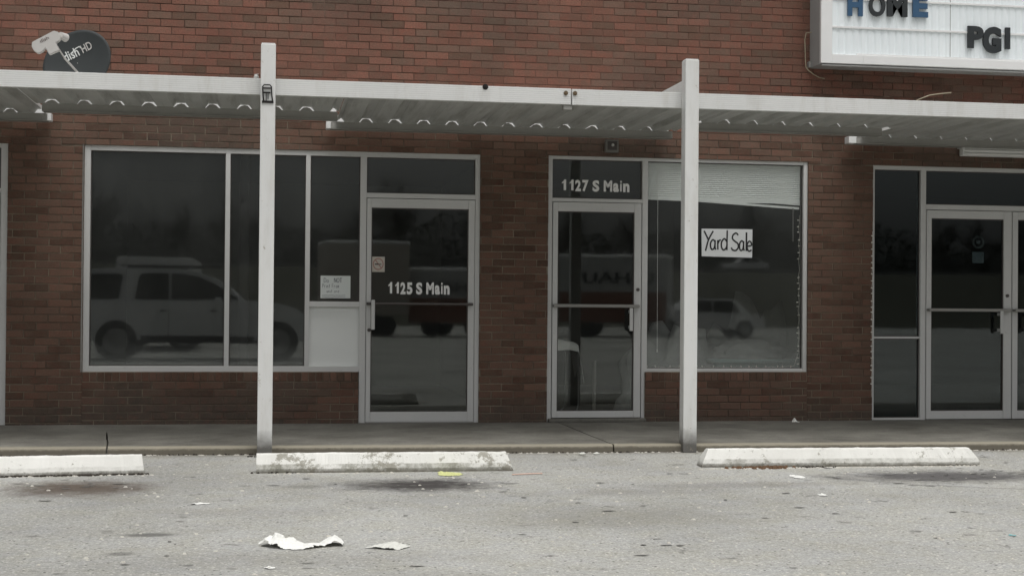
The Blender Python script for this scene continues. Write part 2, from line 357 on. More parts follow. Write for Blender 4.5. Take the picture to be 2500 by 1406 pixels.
# ------------------------------------------------------------------ ground, road, sidewalk
b = MB(); b.add([(-400,-420,-.03),(400,-420,-.03),(400,300,-.03),(-400,300,-.03)], [(0,1,2,3)])
struct('ground', b, M['grass'])
b = MB(); b.add([(-60,-58,0),(70,-58,0),(70,.0,0),(-60,.0,0)], [(0,1,2,3)])
struct('parking_lot', b, M['asphalt'])
# bank with a road behind the lot (seen in the window reflections)
prof = [(-62,-.02),(-72,.5),(-88,2.2),(-104,3.9),(-118,4.25),(-136,4.3),(-150,4.6),(-220,6.5),(-400,6.5)]
b = MB(); xs = list(range(-300, 301, 20))
for x in xs:
    for y, z in prof: b.v.append((x, y, z+(0 if y > -64 else .25*noise.noise(Vector((x*.03, y*.05, 0))))))
k = len(prof)
for i in range(len(xs)-1):
    for j in range(k-1): b.f.append([i*k+j, (i+1)*k+j, (i+1)*k+j+1, i*k+j+1]); b.mi.append(0); b.c.append((1,1,1))
struct('grass_bank', b, M['grass'], smooth=True)
b = MB(); b.box(-300,300,-134,-121,4.2,4.62); struct('far_road', b, M['road'])

def kerb(x): return -2.10-.030*x
def slab(name, l0, l1, label=None):
    """l0,l1: lists of (y, x) left/right edges from wall to kerb"""
    b = MB(); zt = .064; n = 14
    def ex(L, t):
        y = L[0][0]+(L[-1][0]-L[0][0])*t
        for (ya, xa), (yb, xb) in zip(L, L[1:]):
            if (ya >= y >= yb) or (ya <= y <= yb): return xa+(xb-xa)*((y-ya)/((yb-ya) or 1))
        return L[-1][1]
    bm = bmesh.new(); nx = max(2, int((l1[0][1]-l0[0][1])/.06)); rows = []
    for j in range(n+3):
        row = []
        for i in range(nx+1):
            u = i/nx; t = min(j/n, 1.); xa, xb = ex(l0, t), ex(l1, t); x = xa+(xb-xa)*u; yk = kerb(x)
            rag = .012*noise.noise(Vector((x*9, 0, 3)))+.008*noise.noise(Vector((x*31, 0, 5)))
            if j < n: y = .25+(yk+.012-.25)*t; z = zt
            elif j == n: y = yk+.014+rag; z = zt+.001
            elif j == n+1: y = yk+rag; z = zt-.012+.006*noise.noise(Vector((x*17, 0, 5)))
            else: y = yk-.012+rag; z = -.02
            if j < n: z += .0015*noise.noise(Vector((x*2, y*2, 0)))
            row.append(bm.verts.new((x, y, z)))
        rows.append(row)
    for a, c_ in zip(rows, rows[1:]):
        for i in range(nx): bm.faces.new((a[i], a[i+1], c_[i+1], c_[i]))
    # end faces
    for side in (0, nx):
        vs_ = [r_[side] for r_ in rows]; bot = [bm.verts.new((v.co.x, v.co.y, -.03)) for v in vs_]
        for i in range(len(vs_)-1): bm.faces.new((vs_[i], vs_[i+1], bot[i+1], bot[i]))
    b.bm(bm); o = struct(name, b, M['walk']); return o
crack = [(.25,-1.40),(-.9,-1.385),(-1.05,-1.365),(-1.2,-1.35),(-1.35,-1.33),(-1.5,-1.325),(-1.65,-1.30),(-1.8,-1.285),(-1.95,-1.27),(-2.3,-1.24)]
slab('sidewalk', [(.25,-14),(-2.3,-14)], [(y, x-(.007 if y < -.9 else .0005)) for y, x in crack])
j1 = [(.25,2.735),(-1.3,2.742),(-1.7,2.745),(-1.95,2.755),(-2.1,2.75),(-2.3,2.76)]
slab('sidewalk', [(y, x+(.007 if y < -.9 else .0005)) for y, x in crack], [(y, x-.007) for y, x in j1])
slab('sidewalk', [(y, x+.006) for y, x in j1], [(.25,18),(-2.3,18)])

# ------------------------------------------------------------------ the shop building
B = thing('shop_building', 'long red brick shop building with white framed glass storefronts under a metal canopy', 'building', (2.5, 0, .06))
XL, XR, ZT = -6.5, 12.0, 4.95
OPEN = [(-3.45,-2.357,.05,2.613), (-1.69,.826,.545,2.62), (.82,1.967,.05,2.62), (2.629,3.60,.05,2.63), (3.59,5.258,.545,2.63), (5.94,8.45,.05,2.615)]
def subtract(rects, holes):
    for h in holes:
        out = []
        for (a, b_, c_, d) in rects:
            if h[1] <= a or h[0] >= b_ or h[3] <= c_ or h[2] >= d: out.append((a, b_, c_, d)); continue
            if c_ < h[2]: out.append((a, b_, c_, h[2]))
            if d > h[3]: out.append((a, b_, h[3], d))
            c2, d2 = max(c_, h[2]), min(d, h[3])
            if a < h[0]: out.append((a, h[0], c2, d2))
            if b_ > h[1]: out.append((h[1], b_, c2, d2))
        rects = out
    return rects
wb = MB()
def brick_col(x, z):
    t = rnd.random(); n1 = noise.noise(Vector((x*.35, z*.5, 2))); n2 = noise.noise(Vector((x*.8, z*.9, 31)))
    upz = z > 2.85
    if upz:
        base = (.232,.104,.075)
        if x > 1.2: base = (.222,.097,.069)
        pd, pg = .10+.25*max(0, n1), .16+.5*max(0, n2)
        if z < 3.12 and -.3 < x < 2.9: pg = .55; pd = .2
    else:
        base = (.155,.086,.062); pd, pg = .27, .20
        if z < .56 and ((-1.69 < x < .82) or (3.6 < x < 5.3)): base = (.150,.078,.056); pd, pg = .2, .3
    if t < pd: c_ = (.148,.082,.058)
    elif t < pd+pg: c_ = (.185,.108,.080)
    elif t < pd+pg+.12: c_ = (base[0]*1.12, base[1]*1.14, base[2]*1.14)
    elif t < pd+pg+.30: c_ = (base[0]*.88, base[1]*.92, base[2]*.92)
    else: c_ = base
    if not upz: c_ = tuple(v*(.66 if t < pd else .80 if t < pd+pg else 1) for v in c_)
    k_ = rnd.uniform(.90, 1.09)
    c_ = [v*k_ for v in c_]
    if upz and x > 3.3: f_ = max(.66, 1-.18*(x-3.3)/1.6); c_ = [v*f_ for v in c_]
    nn = noise.noise(Vector((x*1.1, z*2, 7)))
    dz = .12+.30*max(0, nn+.35)     # splash dirt low on the wall
    d = max(0, min(1, (dz+.12-z)/.25))*.75
    d = max(d, .6*max(0, min(1, (noise.noise(Vector((x*.9, z*1.6, 11)))-.02)*4)) if z < .46 and ((-1.69 < x < .82) or (3.6 < x < 5.6)) else 0)
    if z > 2.6: d = max(d, .5*max(0, min(1, (noise.noise(Vector((x*.7, z*1.3, 17)))-.12)*4)))
    g = (.070,.065,.056)
    return tuple(c_[i]*(1-d)+g[i]*d for i in range(3))
def brick(x0, x1, z0, z1):
    if x1-x0 < .012 or z1-z0 < .012: return
    y = rnd.uniform(-.0018, .0018); c_ = .0025; yb = .012
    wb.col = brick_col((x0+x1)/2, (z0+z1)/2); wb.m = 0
    jz = rnd.uniform(-.0008, .0008)
    z0 += jz; z1 += jz
    wb.add([(x0+c_,y,z0+c_),(x1-c_,y,z0+c_),(x1-c_,y,z1-c_),(x0+c_,y,z1-c_),(x0,y+c_,z0),(x1,y+c_,z0),(x1,y+c_,z1),(x0,y+c_,z1),
            (x0,yb,z0),(x1,yb,z0),(x1,yb,z1),(x0,yb,z1)],
           [(0,1,2,3),(4,5,1,0),(5,6,2,1),(6,7,3,2),(7,4,0,3),(8,9,5,4),(9,10,6,5),(10,11,7,6),(11,8,4,7)])
HOLES = list(OPEN)+[(-1.69,.826,-.1,.56), (3.59,5.258,-.1,.56)]
J = .0085; PX = .2145; RZ = .07
k = 0
z = .014
while z < ZT:
    x = XL+(PX/2 if k % 2 else 0)+.01*(k % 3)*0+rnd.uniform(-.006, .006)
    x -= PX
    while x < XR:
        jj = J if z < 2.9 else J*.8
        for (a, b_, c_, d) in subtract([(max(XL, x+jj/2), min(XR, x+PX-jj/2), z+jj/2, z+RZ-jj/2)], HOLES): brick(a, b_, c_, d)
        x += PX+rnd.uniform(-.0015, .0015)
    z += RZ; k += 1
for (xa, xb) in ((-1.69,.822), (3.604,5.258)):
    x = xa
    while x < xb-.02:
        brick(x+.004, min(x+.066-.003, xb), .460, .541); x += .066
    z = .456-RZ; k = 0
    while z > 0:
        x = xa-(PX/2 if k % 2 else .02)
        while x < xb:
            brick(max(xa, x+J/2), min(xb, x+PX-J/2), max(.05, z+J/2), z+RZ-J/2); x += PX
        z -= RZ; k += 1
wb.m = 1; wb.col = (1,1,1)
for (a, b_, c_, d) in subtract([(XL, XR, .0, ZT)], OPEN): wb.box(a, b_, .0065, .20, c_, d)
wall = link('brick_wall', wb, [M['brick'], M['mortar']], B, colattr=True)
# side + rear shell, roof, coping
b = MB(); b.box(XL, XL+.2, .2, 9, 0, ZT); b.box(XR-.2, XR, .2, 9, 0, ZT); b.box(XL, XR, 9, 9.2, 0, ZT); link('side_wall', b, M['mortar'], B)
b = MB(); b.box(XL+.2, XR-.2, .2, 9, 4.55, 4.7); link('roof', b, M['roof'], B)
b = MB(); b.box(XL-.03, XR+.03, -.04, .24, ZT, ZT+.07, .006); link('coping', b, M['white'], B)
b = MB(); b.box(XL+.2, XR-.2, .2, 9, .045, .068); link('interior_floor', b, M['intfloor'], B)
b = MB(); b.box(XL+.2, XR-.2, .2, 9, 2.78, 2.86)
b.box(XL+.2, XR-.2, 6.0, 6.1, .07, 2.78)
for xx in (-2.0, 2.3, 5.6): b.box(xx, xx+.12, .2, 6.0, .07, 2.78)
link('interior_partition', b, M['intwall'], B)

def bars(lst, y0=.02, y1=.115, bev=.003):
    b = MB()
    for i, (a, b_, c_, d) in enumerate(lst):
        b.box(a, b_, y0+(.0015 if i % 2 else 0), y1, c_, d, bev)
    return b
def pane(x0, x1, z0, z1, parent, mt_='glass', y=.062, name='glass_pane'):
    b = MB(); b.box(x0-.008, x1+.008, y, y+.006, z0-.008, z1+.008); return link(name, b, M[mt_], parent)
def gasket(x0, x1, z0, z1, b, y=.052):
    g = .009
    b.box(x0, x1, y, y+.02, z0, z0+g); b.box(x0, x1, y, y+.02, z1-g, z1); b.box(x0, x0+g, y, y+.02, z0+g, z1-g); b.box(x1-g, x1, y, y+.02, z0+g, z1-g)
def window(name, frame, panes, label=None, gl='glass'):
    f = link(name, bars(frame), M['alu'], B)
    if label: f['label'] = label
    g = MB()
    for p in panes: pane(*p, f, mt_=gl); gasket(*p, g)
    link('gasket', g, M['darkbar'], f)
    return f
def door(x0, x1, z0, z1, sl_, sr_, top, bot, pull, barz, label, dark=False, lock=None, gl='glassdoor'):
    y0, y1 = .010, .055
    b = MB()
    b.box(x0, sl_, y0, y1, z0, z1, .004); b.box(sr_, x1, y0, y1, z0, z1, .004)
    b.box(sl_, sr_, y0+.002, y1, top, z1, .004); b.box(sl_, sr_, y0+.002, y1, z0, bot, .004)
    d = link('door', b, M['alu'], B); d['label'] = label
    pane(sl_, sr_, bot, top, d, gl, .034)
    g = MB(); gasket(sl_, sr_, bot, top, g, .022); link('gasket', g, M['darkbar'], d)
    # push bar in front of the glass
    pb = MB(); r_ = .012
    if dark: pb.tube([(x0+.01,-.045,barz), (x1-.02,-.045,barz)], .014, 10)
    else: pb.box(x0+.0, x1-.035, -.055, -.03, barz-.016, barz+.016, .004)
    for xx in (x0+.012, x1-.04): pb.box(xx-.012, xx+.018, -.04, y0, barz-.012, barz+.012, .003)
    link('push_bar', pb, M['darkbar'] if dark else M['bar'], d)
    ph = MB(); px, za, zb = pull; ph.box(px-.017, px+.017, -.07, -.055, za, zb, .005); ph.box(px-.012, px+.012, -.06, y0, za+.02, za+.05, .003); ph.box(px-.012, px+.012, -.06, y0, zb-.05, zb-.02, .003)
    link('pull_handle', ph, M['alu'], d)
    if lock:
        lk = MB(); lk.tube([(lock[0], y0-.012, lock[1]), (lock[0], y0, lock[1])], .017, 14); link('lock', lk, M['darkbar'], d)
    return d

def street_number(chars, x0, x1, z0, h, y, parent):
    """heavy condensed characters, each placed by its share of the width"""
    tot = MB(); W_ = x1-x0
    for ch, a, c_ in chars:
        xa, xb = x0+a*W_, x0+c_*W_
        if ch == '1':
            mb = MB(); w_ = xb-xa
            mb.prism([(xa+w_*.42,z0),(xb,z0),(xb,z0+h),(xa+w_*.55,z0+h),(xa+w_*.35,z0+h*.84),(xa,z0+h*.74),(xa,z0+h*.60),(xa+w_*.42,z0+h*.70)], y-.001, y+.001)
        else: mb = text_mb(ch, xa, xb, z0-(.012*h if ch in 'S25' else 0), h*({'a': .76, 'n': .75}.get(ch, 1.0)), y, .001, .015 if ch == 'i' else .045)
        tot.add(mb.v, mb.f)
    return link('street_number', tot, M['vinyl'], parent)
NUM = lambda d: [('1',0,.062),('1',.112,.172),(d[0],.196,.280),(d[1],.300,.392),('S',.452,.552),('M',.618,.742),('a',.758,.842),('i',.860,.886),('n',.905,1.0)]
# storefront A (1125)
fA = window('storefront_window', [(-1.69,-1.635,.545,2.62), (-1.635,1.925,2.572,2.62), (-1.635,.826,.545,.598), (-.423,-.380,.598,2.572), (.316,.359,.598,2.572),
      (.826,.886,.064,2.572), (1.921,1.967,.064,2.62), (.886,1.921,2.188,2.234), (.359,.826,1.155,1.205)],
      [(-1.635,-.423,.598,2.572), (-.380,.316,.598,2.572), (.359,.826,1.205,2.572), (.886,1.921,2.234,2.572)])
b = MB(); b.box(.359,.826,.060,.075,.598,1.155); b.box(.43,.74,.056,.0595,1.112,1.150,.004); o = link('infill_panel', b, M['panel'], fA); 
b = MB(); b.box(-1.705,-1.692,-.004,.1,.545,2.62); link('caulk_strip', b, M['bar'], fA)
dA = door(.890,1.917,.074,2.182,.933,1.858,2.095,.168,(.949,.945,1.225),1.189,'left shop door with dark round push bar and white street number', True, (.918,.94))
street_number(NUM('25'), 1.098, 1.682, 1.287, .107, .0325, dA)
b = MB(); b.box(.89,1.92,-.01,.1,.062,.073,.003); link('threshold', b, M['bar'], B)
# storefront B (1127)
fB = window('storefront_window', [(2.629,2.672,.064,2.63), (2.672,5.216,2.598,2.63), (3.566,3.622,.064,2.598), (2.672,3.566,2.188,2.222), (5.216,5.258,.545,2.63), (3.622,5.216,.545,.578)],
      [(2.672,3.566,2.222,2.598), (3.622,5.216,.578,2.598)])
street_number(NUM('27'), 2.772, 3.445, 2.301, .104, .0605, fB)
dB = door(2.678,3.556,.104,2.182,2.727,3.487,2.095,.168,(3.442,.945,1.165),1.184,'middle shop door with flat pale push bar beside the blind window', False, (3.523,1.345))
b = MB(); b.box(2.64,3.60,-.06,.12,.062,.098,.01); link('threshold', b, M['walk'], B)
# storefront C (double door)
fC = window('storefront_window', [(5.94,5.966,.064,2.615), (5.966,8.38,2.575,2.615), (6.459,6.515,.064,2.575), (6.515,8.38,2.182,2.234), (8.38,8.45,.064,2.615), (5.966,6.459,.064,.084), (5.966,6.459,.880,.899)],
      [(5.966,6.459,.899,2.575), (5.966,6.459,.084,.880), (6.515,8.38,2.234,2.575)], gl='glassdark')
dC = door(6.520,7.443,.070,2.176,6.572,7.356,2.095,.153,(7.298,.935,1.165),1.171,'left leaf of the double door at the right end of the shops', False, (7.395,1.32), 'glassdark')
dC2 = door(7.452,8.375,.070,2.176,7.512,8.322,2.095,.153,(7.60,.935,1.165),1.171,'right leaf of the double door at the right end of the shops', gl='glassdark')
# storefront D (left edge)
fD = window('storefront_window', [(-2.420,-2.357,.064,2.613), (-3.39,-2.42,2.575,2.613), (-3.39,-2.42,2.168,2.206), (-3.45,-3.39,.064,2.613)], [(-3.39,-2.42,2.206,2.575)])
dD = door(-3.385,-2.425,.070,2.162,-3.33,-2.475,2.09,.155,(-2.50,.95,1.2),1.18,'shop door cut off by the left edge of the photo', False, (-2.45,1.15))

# ------------------------------------------------------------------ things on and in the windows
# stroke lettering
SG = {'Y':[[(0,1),(.35,.5)],[(.72,1),(.35,.5),(.12,-.12)]], 'a':[[(.5,.5),(.3,.62),(.08,.45),(.06,.18),(.2,0),(.42,.1),(.5,.4)],[(.5,.6),(.5,.15),(.58,0)]],
 'r':[[(.08,.6),(.1,0)],[(.1,.38),(.25,.58),(.42,.6)]], 'd':[[(.48,.45),(.28,.6),(.07,.42),(.07,.15),(.22,0),(.42,.1),(.5,.3)],[(.5,1.05),(.48,0)]],
 'S':[[(.62,.9),(.42,1.02),(.15,.9),(.1,.68),(.35,.52),(.6,.38),(.62,.15),(.4,-.02),(.1,.02),(0,.15)]], 'l':[[(.1,1.05),(.1,0)]],
 'e':[[(.06,.32),(.5,.38),(.45,.58),(.25,.64),(.06,.45),(.06,.18),(.25,0),(.52,.1)]], 'D':[[(.05,1),(.05,0)],[(.05,1),(.5,.8),(.5,.2),(.05,0)]],
 'o':[[(.3,.55),(.08,.4),(.08,.12),(.3,0),(.5,.15),(.48,.42),(.3,.55)]], 'N':[[(.05,0),(.05,1),(.5,0),(.5,1)]], 'O':[[(.3,1),(.05,.7),(.05,.25),(.3,0),(.55,.3),(.55,.75),(.3,1)]],
 'T':[[(0,1),(.6,1)],[(.3,1),(.3,0)]], 'P':[[(.05,0),(.05,1),(.45,.85),(.4,.55),(.05,.5)]], 'F':[[(.05,0),(.05,1),(.5,1)],[(.05,.5),(.4,.52)]], 'm':[[(.05,0),(.05,.55),(.2,.5),(.25,0)],[(.25,.45),(.42,.55),(.48,0)]],
 'n':[[(.05,0),(.05,.55)],[(.05,.4),(.3,.58),(.42,0)]], 't':[[(.2,.9),(.2,0)],[(0,.6),(.4,.6)]], 'i':[[(.1,.55),(.1,0)]], 'u':[[(.05,.55),(.08,.05),(.35,.05),(.4,.55)],[(.4,.55),(.42,0)]], ' ':[]}
SW = {'i':.25, 'l':.26, ' ':.4, 'Y':.72, 'S':.74}
def strokes(b, s, x, z, h, y, r, slant=.0, sx=1.0, tilt=0):
    for ch in s:
        for st in SG[ch]:
            P = [(x+(u*sx+v*slant)*h, y, z+v*h+tilt*(x+u*h)) for u, v in st]
            # smooth
            if len(P) > 2:
                Q = []
                for i in range(len(P)-1):
                    p0, p1, p2, p3 = (Vector(P[max(i-1,0)]), Vector(P[i]), Vector(P[i+1]), Vector(P[min(i+2, len(P)-1)]))
                    for t_ in (0, .25, .5, .75):
                        Q.append(.5*((2*p1)+(p2-p0)*t_+(2*p0-5*p1+4*p2-p3)*t_*t_+(3*p1-p0-3*p2+p3)*t_**3))
                Q.append(Vector(P[-1])); P = Q
            n0 = len(b.v); b.tube(P, r, 6)
            for i in range(n0, len(b.v)): vx = b.v[i]; b.v[i] = (vx[0], y+(vx[1]-y)*.08, vx[2])
        x += (SW.get(ch, .62)*sx+.06)*h
    return x
t = thing('yard_sale_sign', 'white poster board reading Yard Sale in black marker, in the blind window', 'sign', (4.437, .05, 1.675))
b = MB(); b.add([(4.176,.052,1.951),(4.699,.052,1.953),(4.697,.052,1.672),(4.180,.052,1.680),(4.176,.0565,1.951),(4.699,.0565,1.953),(4.697,.0565,1.672),(4.180,.0565,1.680)],[(0,3,2,1),(4,5,6,7),(0,1,5,4),(1,2,6,5),(2,3,7,6),(3,0,4,7)])
link('board', b, M['poster'], t)
b = MB(); 
for ch, xa, za, h_, sx_ in (("Y",4.202,1.755,.175,.74),("a",4.262,1.748,.155,.68),("r",4.334,1.748,.155,.62),("d",4.372,1.745,.185,.72),("S",4.482,1.745,.165,.68),("a",4.560,1.742,.155,.62),("l",4.626,1.738,.175,.6),("e",4.640,1.735,.155,.62)): strokes(b, ch, xa, za, h_, .0505, .0088, 0, sx_)
link('lettering', b, M['black'], t)
t = thing('handwritten_note', 'white sheet with thin handwriting taped low in the narrow window left of the first door', 'paper', (.605, .055, 1.236))
b = MB(); b.box(.462,.742,.054,.0575,1.236,1.448); link('sheet', b, M['paper'], t)
b = MB(); strokes(b, "Do", .492, 1.385, .042, .0525, .0020, 0, .9); strokes(b, "NOT", .588, 1.385, .042, .0525, .0026, 0, .9); strokes(b, "Print From", .480, 1.335, .036, .0525, .0015, 0, .68)
strokes(b, "unit ore", .52, 1.29, .030, .0525, .0013, 0, .8)
for zz in (1.265, 1.248): b.tube([(.475+.02*i, .0525, zz+rnd.uniform(-.004, .004)) for i in range(12)], .0011, 4)
link('handwriting', b, M['pen'], t)
t = thing('no_smoking_sticker', 'small square cream no smoking sticker at the edge of the left door glass', 'sticker', (1.0, .03, 1.48))
b = MB(); b.box(.938,1.062,.0285,.0335,1.488,1.632,.002); link('backing', b, M['sticker'], t)
b = MB(); bm = bmesh.new()
for k_ in range(32):
    a0, a1 = k_*math.pi/16, (k_+1)*math.pi/16
    b.add([(1.0+r_*math.cos(a)*.9, .0275, 1.563+r_*math.sin(a)) for a in (a0, a1) for r_ in (.046, .057)], [(0,1,3,2)])
b.add([(.968,.0278,1.600),(.976,.0278,1.606),(1.034,.0278,1.528),(1.026,.0278,1.522)], [(0,1,2,3)]); link('red_ring', b, M['red'], t); bm.free()
b = MB(); b.box(.968,1.004,.0270,.0274,1.556,1.566); b.box(1.008,1.03,.0270,.0274,1.557,1.564); link('cigarette_symbol', b, M['black'], t)
# notices on door C
t = thing('round_decal', 'faint round decal above a blank card inside the right double door', 'sticker', (7.10,.045,1.78))
b = MB()
for k_ in range(24):
    a0, a1 = k_*math.pi/12, (k_+1)*math.pi/12
    b.add([(7.095+r_*math.cos(a), .044, 1.862+r_*math.sin(a)) for a in (a0, a1) for r_ in (.045, .066)], [(0,1,3,2)])
link('ring', b, M['lampbox'], t); b = MB(); b.box(7.075,7.115,.044,.0452,1.845,1.880,.0); link('centre_mark', b, M['bar'], t)
b = MB(); b.box(7.030,7.155,.044,.047,1.650,1.762); tag(link('notice_card', b, M['signside'], org=(7.09,.045,1.65)), 'blank pale card under the round decal inside the right double door', 'card')

# blinds
t = thing('mini_blind', 'half raised white mini blind with a sagging bottom rail in the right window', 'blind', (4.44,.1,2.2))
b = MB(); b.box(3.632,5.205,.085,.115,2.565,2.592,.002); link('head_rail', b, M['blind'], t)
b = MB(); n_ = 15
for i in range(n_):
    zz = 2.552-(2.552-2.272)*i/(n_-1); jt = rnd.uniform(-.0012, .0012); P = []
    for dy, dz in ((-.004, .0118), (-.0075, .002), (-.0015, -.0085), (.006, -.0125)):
        for xx in (3.632, 4.1, 4.6, 5.205): P.append((xx, .098+dy+jt, zz+dz+.0006*rnd.uniform(-1, 1)))
    n0 = [(r_*4+c_, r_*4+c_+1, r_*4+c_+5, r_*4+c_+4) for r_ in range(3) for c_ in range(3)]
    b.add(P+[(p[0], p[1]+.0008, p[2]) for p in P], n0+[tuple(16+k_ for k_ in reversed(f)) for f in n0])
link('slats', b, M['blind'], t)
b = MB(); b.add([(3.632,.088,2.262),(5.205,.088,2.258),(5.205,.088,2.218),(4.45,.088,2.212),(3.632,.088,2.238)], [(0,1,2,3,4)]); b.box(3.632,5.205,.0885,.105,2.235,2.262,.003)
b.prism([(3.632,2.258),(4.4,2.245),(5.205,2.200),(5.205,2.222),(4.4,2.258),(3.632,2.262)], .09, .108); link('slat_stack', b, M['blind'], t)
b = MB(); b.prism([(3.632,2.230),(4.14,2.218),(5.195,2.160),(5.195,2.182),(4.14,2.240),(3.632,2.252)], .084, .110); link('bottom_rail', b, M['blind'], t)
b = MB(); b.tube([(3.737,.082,2.55),(3.739,.082,1.6),(3.742,.083,.79),(3.742,.083,.755)], .0022, 5); b.tube([(3.742,.083,.765),(3.742,.083,.735)], .006, 6); link('cord', b, M['vinyl'], t)
b = MB(); b.tube([(5.128,.08,2.17),(5.130,.08,1.84)], .0065, 8); link('tilt_wand', b, M['bar'], t)
# string lights
t = thing('string_lights', 'clear mini string lights pinned round the inside of the right window', 'string lights', (4.4,.085,.585))
b = MB(); P = [(5.196+.006*math.sin(i*1.9), .084, 2.10-.05*i) for i in range(28)]+[(5.15,.084,.60)]+[(5.1-.06*i, .083, .590+.006*math.sin(i*2.3)) for i in range(1, 24)]; b.tube(P, .0018, 5); link('wire', b, M['bulb'], t)
for i in range(24):
    if rnd.random() < .12: continue
    b = MB(); zz = 2.05-.062*i+rnd.uniform(-.012, .012); x_ = 5.192+rnd.uniform(-.01, .006); b.tube([(x_+.006,.082,zz),(x_-.012,.080,zz+rnd.uniform(-.006, .006))], [.0055, .0065], 6); link('bulb', b, M['bulb'], t)
for i in range(17):
    b = MB(); x_ = 3.66+.092*i+rnd.uniform(-.03, .03); b.tube([(x_,.082,.584),(x_+rnd.uniform(-.006, .006),.080,.606)], [.0065, .0050], 6); link('bulb', b, M['bulb'], t)
t = thing('string_lights', 'mini string lights running down the left jamb of the right end storefront', 'string lights', (5.93,-.005,.3))
b = MB(); b.tube([(5.932+.004*math.sin(i*2.1), -.006, 1.95-.05*i) for i in range(34)], .0016, 5); link('wire', b, M['bulb'], t)
for i in range(24):
    b = MB(); zz = 1.9-.064*i+rnd.uniform(-.01, .01); b.tube([(5.932,-.008,zz),(5.918,-.012,zz+rnd.uniform(-.005, .008))], [.0055, .0065], 6); link('bulb', b, M['bulb'], t)

# things inside
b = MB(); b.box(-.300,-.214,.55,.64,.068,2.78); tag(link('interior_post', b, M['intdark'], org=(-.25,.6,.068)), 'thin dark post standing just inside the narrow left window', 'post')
t = thing('draped_table', 'small table with a white cloth hanging off its corner behind the middle door', 'table', (2.7,.75,.068))
b = MB(); b.box(2.36,3.03,.45,1.0,.735,.76,.004); link('tabletop', b, M['intwall'], t)
for lx, ly in ((3.035,.48),(2.42,.48),(3.0,.96),(2.42,.96)):
    b = MB(); P = [(lx,ly,.735),(lx+.008,ly,.5),(lx+.008,ly,.20),(lx-.01,ly,.13),(lx-.06,ly,.085)]; b.tube(P, .0075, 7); link('leg', b, M['rim'], t)
b = MB(); bm = bmesh.new(); G_ = []
nx, ny = 26, 12
for i in range(nx+1):
    row = []
    for j in range(ny+1):
        u, v = i/nx, j/ny; x_ = 2.40+u*.74; y_ = .40+v*.5; z_ = .845-.02*abs(v-.5)+.012*noise.noise(Vector((u*6, v*5, 1)))-.10*max(0, (u-.62)/.38)**2
        if u > .86: x_ = 2.40+.86*.74+ (u-.86)*.35; z_ = .775-(u-.86)*1.9*(1+.25*noise.noise(Vector((v*6, 0, 0))))-.05*abs(math.sin(v*9))
        if v < .2: z_ -= (.2-v)*.75*(1-.6*u); y_ = .42
        row.append(bm.verts.new((x_, y_, z_)))
    G_.append(row)
for i in range(nx):
    for j in range(ny): bm.faces.new((G_[i][j], G_[i+1][j], G_[i+1][j+1], G_[i][j+1]))
b.bm(bm); cl = link('tablecloth', b, M['cloth'], smooth=True, org=(2.7,.7,.76)); tag(cl, 'crumpled white cloth hanging off the table behind the middle door', 'tablecloth')
b = MB(); b.tube([(3.30,.9,.068),(3.30,.9,.62)], .020, 10); tag(link('floor_stand', b, M['lampbox'], org=(3.3,.9,.068)), 'short pale upright tube on the floor behind the middle door', 'stand')
t = thing('plastic_tote', 'long pale teal plastic bin on the floor behind the right window', 'bin', (5.1,1.0,.068))
b = MB(); b.prism([(4.62,.068),(5.55,.068),(5.62,.60),(4.55,.60)], .75, 1.25); link('body', b, M['tealcl'], t)
b = MB(); b.box(4.50,5.58,.70,1.28,.602,.64,.01); link('lid', b, M['tealcl'], t)
def heap(nm, label, cx, cy, z0, rx, ry, h, m_, sd=0):
    bm = bmesh.new(); bmesh.ops.create_icosphere(bm, subdivisions=4, radius=1)
    for v in bm.verts:
        n_ = noise.noise(v.co*2.1+Vector((sd, 0, 0)))*.35+noise.noise(v.co*5+Vector((sd, 3, 0)))*.16
        v.co = Vector((cx+v.co.x*rx*(1+n_), cy+v.co.y*ry*(1+n_), z0+max(-.0, v.co.z)*h*(1+n_*1.4)))
    b = MB(); b.bm(bm); return tag(link(nm, b, m_, smooth=True, org=(cx, cy, z0)), label, 'clothes pile' if 'cloth' in nm else 'bag')
heap('clothes_pile', 'dim grey heap of cloth on the bin behind the right window', 5.0, 1.0, .64, .48, .25, .18, M['intheap'], 3)
heap('plastic_bag', 'large dim translucent bag bulging behind the right window', 5.35, 1.75, .068, .62, .4, 1.02, M['intheap'], 9)
heap('clothes_pile', 'low pale cloth heap inside the right window beside the canopy post', 4.2, 1.0, .068, .62, .3, .80, M['intheap'], 5)

# ------------------------------------------------------------------ canopy
K = thing('metal_canopy', 'white corrugated metal canopy on square posts along the shop front', 'canopy', (2.2,-2.2,0))
YB = -2.13
b = MB()
b.box(-7,-.15+2.545,YB,YB+.05,2.824,2.952,.003); link('front_fascia', b, M['fascia'], K)
b = MB(); b.box(2.405,11.5,YB,YB+.05,2.822,2.950,.003); link('front_fascia', b, M['fascia'], K)
for xx in (2.352, 2.428):
    b = MB(); b.tube([(xx,YB-.009,2.915),(xx,YB,2.915)], .018, 12); b.tube([(xx,YB-.016,2.915),(xx,YB-.008,2.915)], .009, 6); link('splice_bolt', b, M['rust'], K)
b = MB(); b.box(2.335,2.405,YB+.005,YB+.05,2.780,2.819,.004); b.box(2.315,2.43,YB-.002,YB+.04,2.8185,2.8225); link('splice_bracket', b, M['gutter'], K)
b = MB(); b.tube([(1.690,YB-.002,2.944),(1.690,YB+.01,2.944)], .024, 12); b.tube([(1.690,YB-.012,2.948),(1.690,YB,2.948)], .012, 8); link('hook', b, M['iron'], K)
